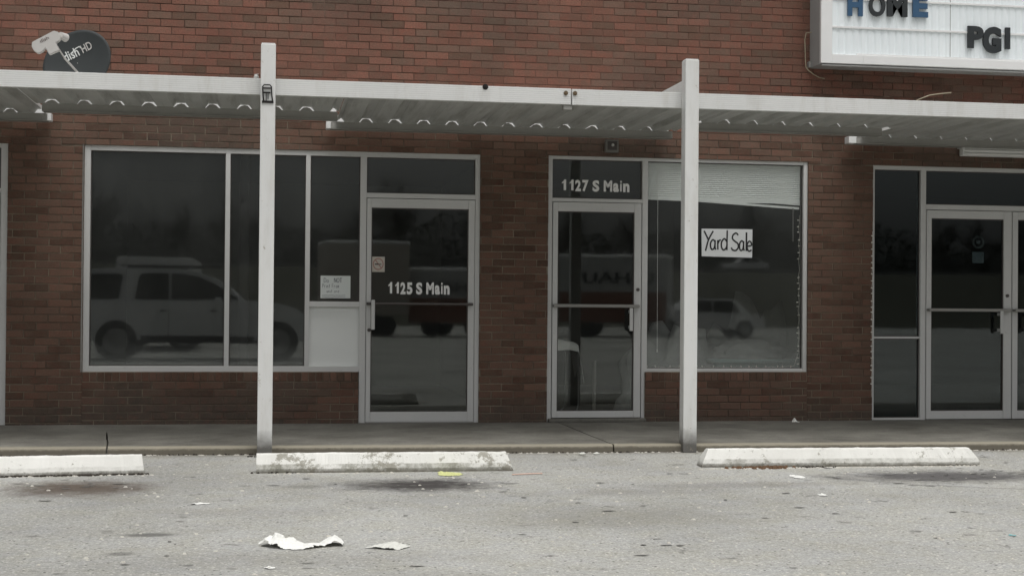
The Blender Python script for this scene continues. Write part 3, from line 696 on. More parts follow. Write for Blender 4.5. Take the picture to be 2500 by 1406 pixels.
def deck(x0, x1, yr, ph):
    """trapezoid ribbed sheet from the fascia back to yr, flat pans with raised ribs"""
    P = .268; z0, z1 = 2.868, 2.905; b = MB(); xs_ = []
    x = x0
    k_ = math.floor((x0-ph)/P); pts = []
    while True:
        r0 = ph+k_*P
        for dx, zz in ((0, z0), (.030, z1), (.105, z1), (.135, z0)):
            pts.append((r0+dx, zz))
        k_ += 1
        if r0 > x1: break
    pts = [p for p in pts if x0 <= p[0] <= x1]; pts = [(x0, pts[0][1] if pts[0][1] == z0 else z0)]+pts+[(x1, z0)]
    v = []; n = len(pts); T = .0015
    for y in (YB+.05, yr): v += [(x_, y, z_) for x_, z_ in pts]
    for y in (YB+.05, yr): v += [(x_, y, z_+T) for x_, z_ in pts]
    f = []
    for i in range(n-1):
        f.append([i, i+1, n+i+1, n+i]); f.append([2*n+i, 3*n+i, 3*n+i+1, 2*n+i+1]); f.append([n+i, n+i+1, 3*n+i+1, 3*n+i])
    b.add(v, f); return link('roof_sheet', b, M['soffit'], K)
def slit_mask(x0, x1, yf, ph, parent):
    """dark strip added to narrow the rib openings to a ragged slit of light under each crest"""
    P = .268; k_ = math.ceil((x0-ph)/P); top = [(x0+.01, 2.8690)]
    while ph+k_*P+.14 < x1:
        r0 = ph+k_*P; g1, g2 = rnd.uniform(.004, .012), rnd.uniform(.004, .012)
        if rnd.random() < .2: g1 += .008
        top += [(r0+.010, 2.8690), (r0+.034+g1*.3, 2.902-g1), (r0+.068, 2.904-min(g1, g2)*.5), (r0+.096, 2.900-g2), (r0+.118, 2.8690)]; k_ += 1
    top.append((x1-.01, 2.8690)); n = len(top)
    b = MB(); v = [(x, y, z) for y in (yf-.004, yf+.002) for x, z in top]+[(x, y, 2.8665) for y in (yf-.004, yf+.002) for x, z in top]
    f = []
    for i in range(n-1): f += [[i, 2*n+i, 2*n+i+1, i+1], [n+i, n+i+1, 3*n+i+1, 3*n+i], [i, i+1, n+i+1, n+i]]
    b.add(v, f); return link('slit_mask_strip', b, M['gutter'], parent)  # added piece, blocks most of each opening so only thin bright slits show
def gutter(x0, x1, yf, ph=0.0):
    b = MB(); b.box(x0, x1, yf, yf+.006, 2.800, 2.866); b.box(x0, x1, yf+.006, yf+.13, 2.800, 2.806)
    for xx in (x0, x1-.006): b.box(xx, xx+.006, yf+.006, yf+.124, 2.806, 2.866)
    b.box(x0, x1, yf-.010, yf, 2.800, 2.808)
    o = link('rear_gutter', b, M['gutter'], K)
    slit_mask(x0, x1, yf, ph, o)
    b = MB(); b.box(x0+.007, x1-.007, yf+.118, yf+.124, 2.8065, 2.945); link('slit_reflector', b, M['brightwhite'], o); return o  # white strip added behind the ribs to catch skylight and brighten the slits
YL, YS = -.235, -.93
for (xa, xb, yr, ph) in ((-7,-1.99,YL,.04), (-1.985,.575,YS,-.04), (.58,3.82,YL,-.012), (3.825,5.72,YS,.0), (5.725,11.5,YL,.015)):
    deck(xa, xb, yr+.045, ph)
gutter(-7,-1.99,YL+.03,.04); gutter(-1.93,.565,YS+.03,-.04); gutter(.535,3.80,YL+.03,-.012); gutter(3.85,5.63,YS+.03,.0); gutter(5.67,11.5,YL+.03,.015)
for (xa, xb) in ((.49,.533), (5.59,5.668), (-1.988,-1.955)):
    b = MB(); b.box(xa, xb, YL+.02, YL+.13, 2.802, 2.872, .004); link('gutter_end_cap', b, M['white'], K)
for px in (-6.72, -3.40, -.093, 3.324, 6.72, 10.1):
    b = MB(); b.box(px, px+.115, -2.255, -2.140, 0, 3.205, .006); p = link('post', b, M['post'], K)
    b = MB(); b.box(px+.012, px+.102, YB+.02, -.42, 2.955, 3.050, .003); link('cross_beam', b, M['white'], K)
    b = MB(); b.box(px+.006, px+.109, -2.249, -2.146, 3.206, 3.212); link('post_cap', b, M['white'], p)
# flag holder on the left post
b = MB(); x0, x1, ya = -.077, -.010, -2.262
b.tube([(x0+.010,ya,2.752),(x0+.004,ya-.004,2.80),(x0,ya-.006,2.868),(x0+.012,ya-.008,2.882),(x1-.012,ya-.008,2.882),(x1,ya-.006,2.868),(x1+.004,ya-.004,2.80),(x1+.012,ya,2.752)], .0055, 6)
b.box(x0+.004,x1-.004,ya-.006,ya,2.852,2.862); b.box(x0+.006,x1-.006,ya-.006,ya,2.816,2.828); b.box(-.052,-.046,ya-.006,ya,2.76,2.82); b.box(-.038,-.032,ya-.006,ya,2.77,2.82)
b.box(x0-.004,x1+.018,ya-.002,ya+.006,2.742,2.760)
tag(link('flag_bracket', b, M['iron'], org=(-.045,-2.26,2.74)), 'small black iron bracket screwed to the left canopy post', 'bracket')
b = MB(); bm = bmesh.new(); bmesh.ops.create_icosphere(bm, subdivisions=3, radius=1)
for v in bm.verts: v.co = Vector((-.128+v.co.x*.020, -2.09+v.co.y*.02, 2.965+v.co.z*.022))
b.bm(bm); b.tube([(-.128,-2.09,2.93),(-.128,-2.09,2.95)], .014, 10); b.tube([(-.145,-2.09,2.985),(-.112,-2.09,2.99)], .004, 6)
tag(link('fascia_lamp', b, M['lens'], smooth=True, org=(-.128,-2.09,2.95)), 'tiny clear bulb fitting on the fascia left of the left post', 'lamp')

# ------------------------------------------------------------------ satellite dish
D = thing('satellite_dish', 'dark grey satellite dish with white lettering above the canopy at left', 'satellite dish', (-1.6,-1.2,2.91))
nrm = Vector((-.20,-1,.10)).normalized(); ctr = Vector((-1.615,-1.2,3.185))
ux = nrm.cross(Vector((0,0,1))).normalized(); ux = -ux if ux.x < 0 else ux; uz = nrm.cross(ux); uz = -uz if uz.z < 0 else uz
b = MB(); rings, seg = 12, 48
def dp(u, v):      # u,v in dish plane (m)
    return ctr+ux*u+uz*v+nrm*((u*u+v*v)*.42-.05)
tl = R(38)
for s_ in (0, 1):
    base = len(b.v)
    for i in range(rings+1):
        r_ = i/rings
        for k_ in range(seg):
            a = 2*math.pi*k_/seg; u, v = .300*r_*math.cos(a), .255*r_*math.sin(a)
            u, v = u*math.cos(tl)-v*math.sin(tl), u*math.sin(tl)+v*math.cos(tl)
            b.v.append(tuple(dp(u, v)-nrm*(.006*s_)))
    for i in range(rings):
        for k_ in range(seg):
            f = [base+i*seg+k_, base+i*seg+(k_+1) % seg, base+(i+1)*seg+(k_+1) % seg, base+(i+1)*seg+k_]
            b.f.append(f if s_ == 0 else f[::-1]); b.mi.append(0); b.c.append((1,1,1))
for k_ in range(seg):
    a0 = rings*seg+k_; a1 = rings*seg+(k_+1) % seg; o_ = (rings+1)*seg
    b.f.append([a0, a1, a1+o_, a0+o_]); b.mi.append(0); b.c.append((1,1,1))
refl = link('reflector', b, M['dish'], D, smooth=True)
def on_dish(mb, lift=.004):
    out = []
    for (x, y, z_) in mb.v:
        u, v = x, z_; p = dp(u, v)+nrm*(lift+(-y)*.3); out.append(tuple(p))
    mb.v = out; return mb
a = text_mb("dish", -.100, .03, .005, .078, 0, .004, .012, R(27)); link('lettering', on_dish(a), M['logo'], refl)
a = text_mb("HD", .042, .135, .080, .066, 0, .004, .012, R(27)); link('lettering', on_dish(a), M['lnb'], refl)
a = MB(); a.tube([(-.050,0,.088),(-.02,0,.120),(.008,0,.135),(.020,0,.122)], .0045, 5); link('swoosh', on_dish(a), M['logo'], refl)
b = MB(); b.tube([Vector((-1.605,-1.13,2.905)), Vector((-1.605,-1.13,3.18))], .022, 10); link('mast', b, M['lnb'], D)
A0, A1, A2 = Vector((-1.575,-1.25,3.060)), Vector((-1.672,-1.45,3.165)), Vector((-1.735,-1.62,3.275))
b = MB(); b.tube([A0, A1], .009, 8); b.tube([A1, A2], .006, 8); link('feed_arm', b, M['lnb'], D)
b = MB()          # LNB housing: slanted T shape facing the camera
pts = [(-.125,-.015),(-.118,.012),(-.03,.042),(.06,.048),(.085,.032),(.088,.004),(.065,-.016),(.052,-.016),(.050,-.058),(-.035,-.062),(-.042,-.024),(-.07,-.050),(-.105,-.052)]
pts = [(-.122,-.034),(-.126,-.004),(-.106,.020),(.085,.028),(.112,.012),(.116,-.014),(.098,-.034),(.058,-.038),(.056,-.084),(-.030,-.084),(-.034,-.040),(-.064,-.052),(-.104,-.052)]
rt_ = R(27); cx, cz = -1.785, 3.268
poly = [(cx+u*math.cos(rt_)-v*math.sin(rt_), cz+u*math.sin(rt_)+v*math.cos(rt_)) for u, v in [(a_, (b2+.02)*1.42-.02) for a_, b2 in pts]]
bm = bmesh.new(); fv = [bm.verts.new((x, -1.66, z_)) for x, z_ in poly]; f = bm.faces.new(fv); ex = bmesh.ops.extrude_face_region(bm, geom=[f])
for v in [g for g in ex['geom'] if isinstance(g, bmesh.types.BMVert)]: v.co.y += .05
bmesh.ops.bevel(bm, geom=bm.edges[:], offset=.004, segments=2, affect='EDGES'); b.bm(bm); lnb = link('feed_head', b, M['lnb'], D)
b = MB(); b.tube([(-1.685,-1.62,3.322),(-1.65,-1.56,3.312)], [.026, .034], 16); link('feed_horn', b, M['lnb'], D)
a = text_mb("dish", cx-.045, cx+.030, cz-.020, .026, -1.6615, .001, .01, rt_); link('lettering', a, M['logo2'], lnb)

# ------------------------------------------------------------------ marquee sign
S = thing('marquee_sign', 'white changeable letter sign box with blue and black letters on the upper wall', 'sign', (7.5,-.15,3.54))
b = MB(); b.box(5.262,9.8,-.262,.0,3.556,5.3,.004); link('cabinet', b, M['signside'], S)
b = MB(); b.box(5.262,5.378,-.300,-.262,3.566,5.3,.003); b.box(5.378,9.8,-.2995,-.262,3.566,3.656,.003); b.box(5.70,9.8,-.303,-.2995,3.572,3.652); b.box(5.378,5.388,-.301,-.2995,3.566,3.656)
b.box(5.64,9.8,-.288,-.262,3.656,3.672); link('border_frame', b, M['signframe'], S)
b = MB(); b.box(5.275,9.8,-.292,-.255,3.541,3.5555,.002); link('drip_lip', b, M['signside'], S)
b = MB(); P_ = .0745; x = 5.378; prof_ = []
while x < 9.75:
    prof_ += [(x, -.264), (x+.020, -.270), (x+.052, -.270), (x+.070, -.264)]; x += P_
v = [(x_, y_, 3.656) for x_, y_ in prof_]+[(x_, y_, 5.3) for x_, y_ in prof_]; n = len(prof_)
b.add(v, [(i, i+1, n+i+1, n+i) for i in range(n-1)]); link('letter_panel', b, M['signpanel'], S)
for zz in (3.926, 4.205, 4.484, 4.763):
    b = MB(); b.box(5.378,9.8,-.284,-.2705,zz-.010,zz+.010,.002); link('letter_rail', b, M['signframe'], S)
b = MB(); b.box(6.617,6.623,-.2735,-.2705,3.656,5.3); link('panel_joint', b, M['signside'], S)
def letter(ch, x0, x1, z0, h, m_, off=.03):
    link('letter', text_mb(ch, x0, x1, z0, h, -.292, .012, off), M[m_], S)
letter("H", 5.536, 5.690, 4.050, .205, 'letterblu', .05); letter("O", 5.755, 5.925, 4.052, .205, 'letterblk', .03); letter("M", 5.945, 6.155, 4.062, .205, 'letterblk', .05); letter("E", 6.212, 6.371, 4.066, .205, 'letterblu', .05)
letter("P", 6.795, 6.962, 3.782, .205, 'letterblk', .05); letter("G", 6.955, 7.150, 3.748, .240, 'letterblk', .06); letter("I", 7.195, 7.245, 3.782, .205, 'letterblk', .035)
b = MB(); b.box(5.235,5.262,-.05,.0,3.56,3.62,.003); link('conduit_clip', b, M['gutter'], S)
b = MB(); b.tube([(5.258,-.06,3.905),(5.205,-.05,3.90),(5.192,-.05,3.83),(5.196,-.05,3.74),(5.200,-.05,3.62),(5.205,-.05,3.56),(5.235,-.05,3.525),(5.29,-.05,3.49),(5.34,-.05,3.465),(5.395,-.06,3.452)], .0055, 6)
tag(link('loose_cable', b, M['wire'], org=(5.2,-.05,3.7)), 'thin tan cable dangling from the left side of the letter sign', 'cable')
b = MB(); b.tube([(6.10,-.5,3.14),(6.17,-.5,3.205),(6.297,-.5,3.255),(6.40,-.5,3.272),(6.518,-.5,3.286)], .006, 6)
tag(link('loose_cable', b, M['wire'], org=(6.1,-.5,3.14)), 'short stray cable sticking up behind the canopy below the letter sign', 'cable')

# ------------------------------------------------------------------ lamps
L = thing('wall_lamp', 'small square weathered lamp on the brick above the middle door', 'lamp', (3.24,0,2.73))
b = MB(); b.box(3.176,3.308,-.06,-.002,2.666,2.790,.008); link('housing', b, M['lampbox'], L)
b = MB(); b.box(3.196,3.288,-.064,-.0602,2.690,2.772,.002); link('recess', b, M['darkbar'], L)
b = MB(); b.tube([(3.246,-.075,2.738),(3.246,-.0642,2.738)], [.010, .016], 12); link('lens', b, M['lens'], L)
L = thing('strip_light', 'long unlit strip light fixture on the wall above the right double door', 'lamp', (7.6,-.05,2.76))
b = MB(); b.box(6.835,8.30,-.10,-.004,2.795,2.815,.003); b.box(6.835,6.86,-.12,-.10,2.722,2.81,.003); b.box(6.86,8.30,-.03,-.004,2.725,2.795); link('housing', b, M['white'], L)
for zz in (2.775, 2.742):
    b = MB(); b.tube([(6.862,-.08,zz),(8.28,-.08,zz)], .013, 10); link('tube', b, M['brightwhite'], L)

# ------------------------------------------------------------------ parking stops
def stop(p0, p1, m_, label, taper=(.02,.05), round_=False, seed=0):
    p0, p1 = Vector((*p0, 0)), Vector((*p1, 0)); ln = (p1-p0).length; dx = (p1-p0)/ln; dy = Vector((-dx.y, dx.x, 0))
    prof_ = [(0,0),(-.004,.030),(.004,.056),(.040,.126),(.052,.132),(.100,.132),(.112,.126),(.146,.056),(.15,0)]
    bm = bmesh.new(); n_ = 90; rows = []
    for i in range(n_+1):
        s_ = i/n_; row = []
        for (py, pz) in prof_:
            h = pz/.132; a = s_*ln
            lo, hi = taper[0]*h, ln-taper[1]*h
            if round_: lo = taper[0]*h**1.5; hi = ln-taper[1]*h**2
            a = lo+(hi-lo)*s_
            base = p0+dx*a+dy*py; k1 = noise.noise(Vector((a*14, py*20, seed+pz*20)))*.0035+noise.noise(Vector((a*45, py*50, seed+pz*50)))*.002
            row.append(bm.verts.new((base.x-dy.x*k1, base.y-dy.y*k1, max(0, pz+k1*(1 if pz > 0 else 0)))))
        rows.append(row)
    for a_, c_ in zip(rows, rows[1:]):
        for j in range(len(prof_)-1): bm.faces.new((a_[j], c_[j], c_[j+1], a_[j+1]))
    bm.faces.new(rows[0]); bm.faces.new(rows[-1][::-1])
    b = MB(); b.bm(bm); o = link('parking_stop', b, m_, org=tuple((p0+p1)/2))
    return tag(o, label, 'parking stop', 'white parking stops in front of the shops')
stop((-2.80,-3.475), (-.848,-3.332), M['stopA'], 'cleanest white parking stop with black dirt at its foot, cut by the left edge', (.02,.02), seed=1)
stop((-.088,-3.335), (1.737,-3.365), M['stopB'], 'white parking stop with heavily flaked paint beside the left canopy post', (.0,.05), seed=5)
stop((3.165,-3.287), (5.330,-3.375), M['stopC'], 'longest white parking stop, right of the right canopy post, with round ends', (.06,.07), True, seed=9)

# ------------------------------------------------------------------ dirt, gravel and litter
def grit(name, label, spots, m_, smin, smax, zmul=.5):
    b = MB()
    for (x, y, n_, sx, sy) in spots:
        for _ in range(n_):
            px, py = rnd.gauss(x, sx), rnd.gauss(y, sy); s_ = rnd.uniform(smin, smax); a = rnd.random()*6
            v = []
            for k_ in range(5):
                q_ = a+k_*1.2566; v.append((px+math.cos(q_)*s_*rnd.uniform(.7, 1.3), py+math.sin(q_)*s_*rnd.uniform(.7, 1.3), .0005))
            v += [(px+(p[0]-px)*.55, py+(p[1]-py)*.55, s_*zmul) for p in v[:5]]
            b.add(v, [(i, (i+1) % 5, 5+(i+1) % 5, 5+i) for i in range(5)]+[(5,6,7,8,9)])
    o = link(name, b, m_); tag(o, label, kind='stuff'); return o
ks = [(-3+.12*i, kerb(-3+.12*i)-.03, 5, .07, .018) for i in range(92)]
grit('gravel', 'pale loose gravel and paint chips along the kerb and parking stops', ks+[(3.15+.07*i, -3.40-.02*rnd.random(), 7, .05, .014) for i in range(31)]+[(-2.4+.12*i, -3.47+.0745*(.12*i), 4, .06, .012) for i in range(14)]+[(.0+.1*i, -3.41, 3, .05, .015) for i in range(10)]
     +[(x_, y_, 1, .01, .01) for x_, y_ in [(rnd.uniform(-2.5, 7.5), rnd.uniform(-7.6, -2.6)) for _ in range(420)]], M['chips'], .005, .015)
grit('dark_debris', 'dark dirt clods gathered against the kerb and parking stops', [(-3+.15*i, kerb(-3+.15*i)-.01, 5, .09, .006) for i in range(76)]+
     [(-2.1+.05*i, -3.425+.0745*.05*i+.003, 18, .03, .007) for i in range(26)]+[(-1.22, -3.37, 60, .03, .008), (.05,-3.345,12,.1,.004), (-.03,-2.27,60,.06,.015), (4.0,-3.37,40,.07,.01)], M['dirt'], .005, .012, 1.0)
b = MB(); r9 = random.Random(31)
fl = [(r9.gauss(cx_, sx_), r9.gauss(cy_, sy_)) for cx_, cy_, sx_, sy_, n_ in ((-1.2,-4.0,.25,.12,16), (1.0,-4.08,.34,.12,30), (4.7,-4.0,.5,.14,34), (5.3,-3.75,.3,.1,10)) for _ in range(n_)]+[(r9.uniform(-2.2, 7), r9.uniform(-7.2, -2.7)) for _ in range(85)]
for (x_, y_) in fl:
    L_ = r9.uniform(.008, .045)*(1 if r9.random() < .85 else 1.8); H_ = r9.uniform(.004, .022); n_ = 8
    b.add([(x_+L_*math.cos(k_*.785)*r9.uniform(.5, 1.2), y_+H_*math.sin(k_*.785)*r9.uniform(.4, 1.2), .0035) for k_ in range(n_)], [tuple(range(n_))])
tag(link('asphalt_pits', b, M['pit']), 'small dark pits and flecks in the worn asphalt', kind='stuff')
grit('dead_leaves', 'brown dead leaf litter against the right parking stop', [(3.66,-3.40,90,.07,.018),(3.45,-3.385,25,.08,.012)], M['leaf'], .008, .018, 1.1)
def lump(name, label, outline, peaks, m_, seed, cat='litter', base=0.0):
    """crumpled sheet: outline (x,y) polygon on the ground, peaks [(x,y,h,r)]"""
    xs_ = [p[0] for p in outline]; ys_ = [p[1] for p in outline]; x0, x1, y0, y1 = min(xs_), max(xs_), min(ys_), max(ys_)
    def inside(x, y):
        c_ = False; n_ = len(outline)
        for i in range(n_):
            (xa, ya), (xb, yb) = outline[i], outline[i-1]
            if (ya > y) != (yb > y) and x < (xb-xa)*(y-ya)/(yb-ya)+xa: c_ = not c_
        return c_
    nx, ny = 44, 30; bm = bmesh.new(); G_ = {}
    def H(x, y):
        h = .004
        for (px, py, ph, pr) in peaks: h = max(h, ph*max(0, 1-math.hypot((x-px)/pr, (y-py)/(pr*1.2))))
        return h
    for i in range(nx+1):
        for j in range(ny+1):
            x = x0+(x1-x0)*i/nx; y = y0+(y1-y0)*j/ny; w_ = .010
            xx = x+w_*noise.noise(Vector((x*30, y*30, seed))); yy = y+w_*noise.noise(Vector((x*30, y*30, seed+7)))
            h = H(x, y); h += (.35*h+.0025)*noise.noise(Vector((x*38, y*38, seed+3)))+.15*h*noise.noise(Vector((x*90, y*90, seed)))
            G_[i, j] = (xx, yy, base+max(.002, h))
    V_ = {}
    def gv(k_):
        if k_ not in V_: V_[k_] = bm.verts.new(G_[k_])
        return V_[k_]
    for i in range(nx):
        for j in range(ny):
            cx_, cy_ = x0+(x1-x0)*(i+.5)/nx, y0+(y1-y0)*(j+.5)/ny
            if inside(cx_+.008*noise.noise(Vector((cx_*60, cy_*60, seed))), cy_+.012*noise.noise(Vector((cx_*60, cy_*60, seed+1)))): bm.faces.new((gv((i,j)), gv((i+1,j)), gv((i+1,j+1)), gv((i,j+1))))
    b = MB(); b.bm(bm); o = link(name, b, m_, org=((x0+x1)/2, (y0+y1)/2, base)); return tag(o, label, cat)
lump('crumpled_paper', 'larger bright white crumpled paper lying on the asphalt, two humps', [(-.055,-6.36),(.03,-6.25),(.12,-6.28),(.17,-6.34),(.26,-6.33),(.30,-6.27),(.375,-6.33),(.37,-6.42),(.27,-6.44),(.16,-6.50),(.06,-6.47)],
     [(.035,-6.36,.060,.11),(.105,-6.37,.045,.09),(.315,-6.38,.052,.08),(.22,-6.42,.018,.12)], M['litter'], 2)
lump('crumpled_paper', 'smaller greyish crumpled paper beside the larger white one', [(.462,-6.47),(.53,-6.44),(.57,-6.38),(.66,-6.38),(.693,-6.48),(.63,-6.56),(.55,-6.53)], [(.60,-6.47,.030,.09),(.55,-6.47,.016,.09)], M['litter2'], 4)
lump('yellow_wrapper', 'flat pale yellow green wrapper in front of the middle parking stop', [(1.165,-3.60),(1.185,-3.42),(1.25,-3.40),(1.33,-3.45),(1.352,-3.55),(1.30,-3.63),(1.22,-3.64)], [(1.20,-3.5,.022,.05),(1.28,-3.52,.015,.07)], M['yellow'], 6)
lump('flattened_cup_lid', 'white oval flattened lid on the asphalt before the right parking stop', [(3.618+.047*(1+math.cos(a*.5)), -3.93+.10*math.sin(a*.5)) for a in range(13)], [(3.665,-3.93,.012,.07)], M['litter'], 8)
lump('paper_scrap', 'small white paper scrap against the wall on the sidewalk', [(5.035,-.15),(5.075,-.11),(5.112,-.16),(5.10,-.20),(5.04,-.2)], [(5.07,-.15,.04,.035)], M['litter'], 10, base=.064)
lump('paper_scrap', 'small curled white scrap right of centre on the asphalt', [(3.448,-4.88),(3.46,-4.83),(3.50,-4.84),(3.505,-4.90),(3.47,-4.91)], [(3.475,-4.87,.016,.03)], M['litter'], 12)
lump('paper_scrap', 'tiny turquoise scrap near the bottom right of the asphalt', [(3.860,-6.50),(3.880,-6.48),(3.902,-6.50),(3.88,-6.53)], [(3.88,-6.5,.005,.02)], M['teal'], 14)
lump('paper_scrap', 'thin white scrap near the bottom edge below the big white paper', [(-.022,-6.96),(.0,-6.93),(.032,-6.95),(.03,-6.985),(0,-6.99)], [(.005,-6.96,.006,.02)], M['litter'], 16)
lump('paper_scrap', 'thin white scrap with a dark shadow in front of the left stop gap', [(-.46,-4.83),(-.40,-4.80),(-.33,-4.83),(-.34,-4.86),(-.42,-4.87)], [(-.4,-4.84,.008,.03)], M['litter'], 18)
b = MB(); b.tube([(1.682,-3.625,.006),(1.80,-3.60,.007),(1.905,-3.578,.006)], .0045, 6); tag(link('drinking_straw', b, M['pink'], org=(1.8,-3.6,0)), 'pale pink straw lying right of the middle parking stop', 'straw')
for nm, (x_, y_), s_, lb in (('stone', (2.46,-2.36), .020, 'larger pale stone against the kerb near the sidewalk joint'), ('stone', (2.58,-2.34), .017, 'smaller pale stone right beside the larger one against the kerb')):
    bm = bmesh.new(); bmesh.ops.create_icosphere(bm, subdivisions=2, radius=1)
    for v in bm.verts: v.co = Vector((x_+v.co.x*s_*1.5, y_+v.co.y*s_, s_*.55+v.co.z*s_*.6*(1+.3*noise.noise(v.co*2))))
    b = MB(); b.bm(bm); tag(link(nm, b, M['litter2'], org=(x_, y_, 0)), lb, 'stone')
# long crack in the asphalt right
b = MB(); P = [(3.9,-4.06),(4.05,-4.16),(4.18,-4.30),(4.33,-4.45),(4.45,-4.50),(4.57,-4.56),(4.75,-4.66),(4.95,-4.73),(5.2,-4.80),(5.6,-4.95),(6.0,-5.05)]
prev = None
for i in range(len(P)-1):
    for k_ in range(10):
        u = k_/10; x_ = P[i][0]+(P[i+1][0]-P[i][0])*u; y_ = P[i][1]+(P[i+1][1]-P[i][1])*u+.012*noise.noise(Vector((x_*22, 0, 0))); w_ = .004+.012*abs(noise.noise(Vector((x_*7, 3, 0))))
        cur = (x_, y_, w_)
        if prev: b.add([(prev[0],prev[1]-prev[2],.004),(cur[0],cur[1]-cur[2],.004),(cur[0],cur[1]+cur[2],.004),(prev[0],prev[1]+prev[2],.004)], [(0,1,2,3)])
        prev = cur
struct('asphalt_crack', b, M['dirt'])

# ------------------------------------------------------------------ what the windows reflect (behind the camera)
def wheel(cx_, y_, r_, root, side):
    b = MB(); b.tube([(cx_, y_, r_), (cx_, y_+side*.22, r_)], r_, 28); wv = link('wheel', b, M['tyre'], root)
    b = MB(); b.tube([(cx_, y_-side*.004, r_), (cx_, y_-side*.0, r_)], r_*.62, 20)
    for k_ in range(5):
        a = k_*1.2566; b.box(cx_-.02, cx_+.02, y_-.008, y_, r_-.02, r_+.02)
    link('rim', b, M['rim'], wv)
def car(name, label, x0, L_, yf, W_, H_, lower, green, m_, face=1, cat='car', zb=0, glassrects=(), wheels=(.17,.80), wr=.36, rack=False):
    """body from a side profile; yf is the side nearest the shops (toward +Y)"""
    root = thing(name, label, cat, (x0+L_/2, yf-W_/2, zb))
    def PX_(u): return x0+L_*(u if face > 0 else 1-u)
    bm = bmesh.new()
    for poly, ins in ((lower, .0), (green, .10)):
        sides = []
        for y_ in (yf-ins, yf-W_+ins): sides.append([bm.verts.new((PX_(u), y_+(0 if zz < .45 or ins == 0 else (-.06 if y_ > yf-W_/2 else .06)), zb+zz*H_)) for u, zz in poly])
        n_ = len(poly); bm.faces.new(sides[0]); bm.faces.new(sides[1][::-1])
        for i in range(n_): bm.faces.new((sides[0][i], sides[0][(i+1) % n_], sides[1][(i+1) % n_], sides[1][i]))
    bmesh.ops.bevel(bm, geom=bm.edges[:], offset=.035, segments=2, affect='EDGES')
    b = MB(); b.bm(bm); link('body', b, m_, root, smooth=False)
    for poly in glassrects:
        pts_ = [(PX_(u), zb+zz*H_) for u, zz in poly]
        b = MB(); b.prism(pts_, yf-.10, yf-.082); link('side_window', b, M['carglass'], root)
    for u in wheels:
        for y_, sd_ in ((yf+.004, -1), (yf-W_-.004, 1)): wheel(PX_(u), y_, wr, root, sd_)
        root.children
    if rack:
        b = MB(); b.box(PX_(.245), PX_(.80), yf-.012, yf+.012, zb+.36, zb+.50, .01); link('sill_cladding', b, M['tyre'], root)
        for u in (.19, .865):
            b = MB(); cxx = PX_(u); n0 = [(cxx+rr*math.cos(a_*math.pi/14), zb+.42+rr*math.sin(a_*math.pi/14)) for rr in (.47,) for a_ in range(15)]+[(cxx+.40*math.cos(a_*math.pi/14), zb+.42+.40*math.sin(a_*math.pi/14)) for a_ in range(14, -1, -1)]
            b.prism(n0, yf-.01, yf+.018); link('wheel_arch', b, M['cars_silver'], root)
        for u in (.405, .63):
            b = MB(); b.box(PX_(u), PX_(u)+.012, yf-.004, yf+.003, zb+.5, zb+1.08); link('door_seam', b, M['tyre'], root)
        for u in (.37, .58):
            b = MB(); b.box(PX_(u), PX_(u)+.12, yf+.0, yf+.03, zb+.98, zb+1.01, .006); link('door_handle', b, M['iron'], root)
        b = MB(); b.box(PX_(.60), PX_(.60)+.12, yf, yf+.18, zb+1.12, zb+1.26, .03); link('door_mirror', b, M['cars_silver'], root)
        b = MB(); b.box(PX_(.2), PX_(.62), yf-.25, yf-.22, zb+H_+.03, zb+H_+.06); b.box(PX_(.2), PX_(.62), yf-W_+.22, yf-W_+.25, zb+H_+.03, zb+H_+.06); link('roof_rack', b, M['iron'], root)
    return root
low_suv = [(0,.22),(-.005,.5),(.005,.60),(.03,.65),(.72,.655),(.80,.645),(.88,.62),(.945,.575),(.98,.50),(1.,.36),(.99,.22)]
car('parked_suv', 'silver sport utility vehicle facing right, seen mirrored in the large left window', -3.85, 4.62, -15.2, 1.9, 1.83, low_suv,
    [(.015,.62),(.03,.90),(.06,.97),(.14,.995),(.30,1.0),(.44,.995),(.52,.965),(.60,.895),(.67,.78),(.735,.63)], M['cars_silver'], 1, 'car', 0,
    [[(.035,.67),(.05,.90),(.07,.93),(.205,.93),(.215,.90),(.195,.67)], [(.265,.67),(.280,.91),(.295,.94),(.405,.945),(.405,.67)], [(.418,.67),(.418,.945),(.47,.94),(.53,.91),(.60,.83),(.70,.67)]], (.19,.865), .40, True)
car('parked_van', 'white van standing behind the silver vehicle, mirrored in the large left window', -3.65, 1.95, -20.5, 4.6, 2.25, [(0,.12),(0,.55),(1,.55),(1,.12)],
    [(.02,.55),(.06,.98),(.94,.98),(.98,.55)], M['cars_white'], 1, 'van', 0, [[(.1,.6),(.12,.86),(.88,.86),(.9,.6)]], (.15,.85), .34)
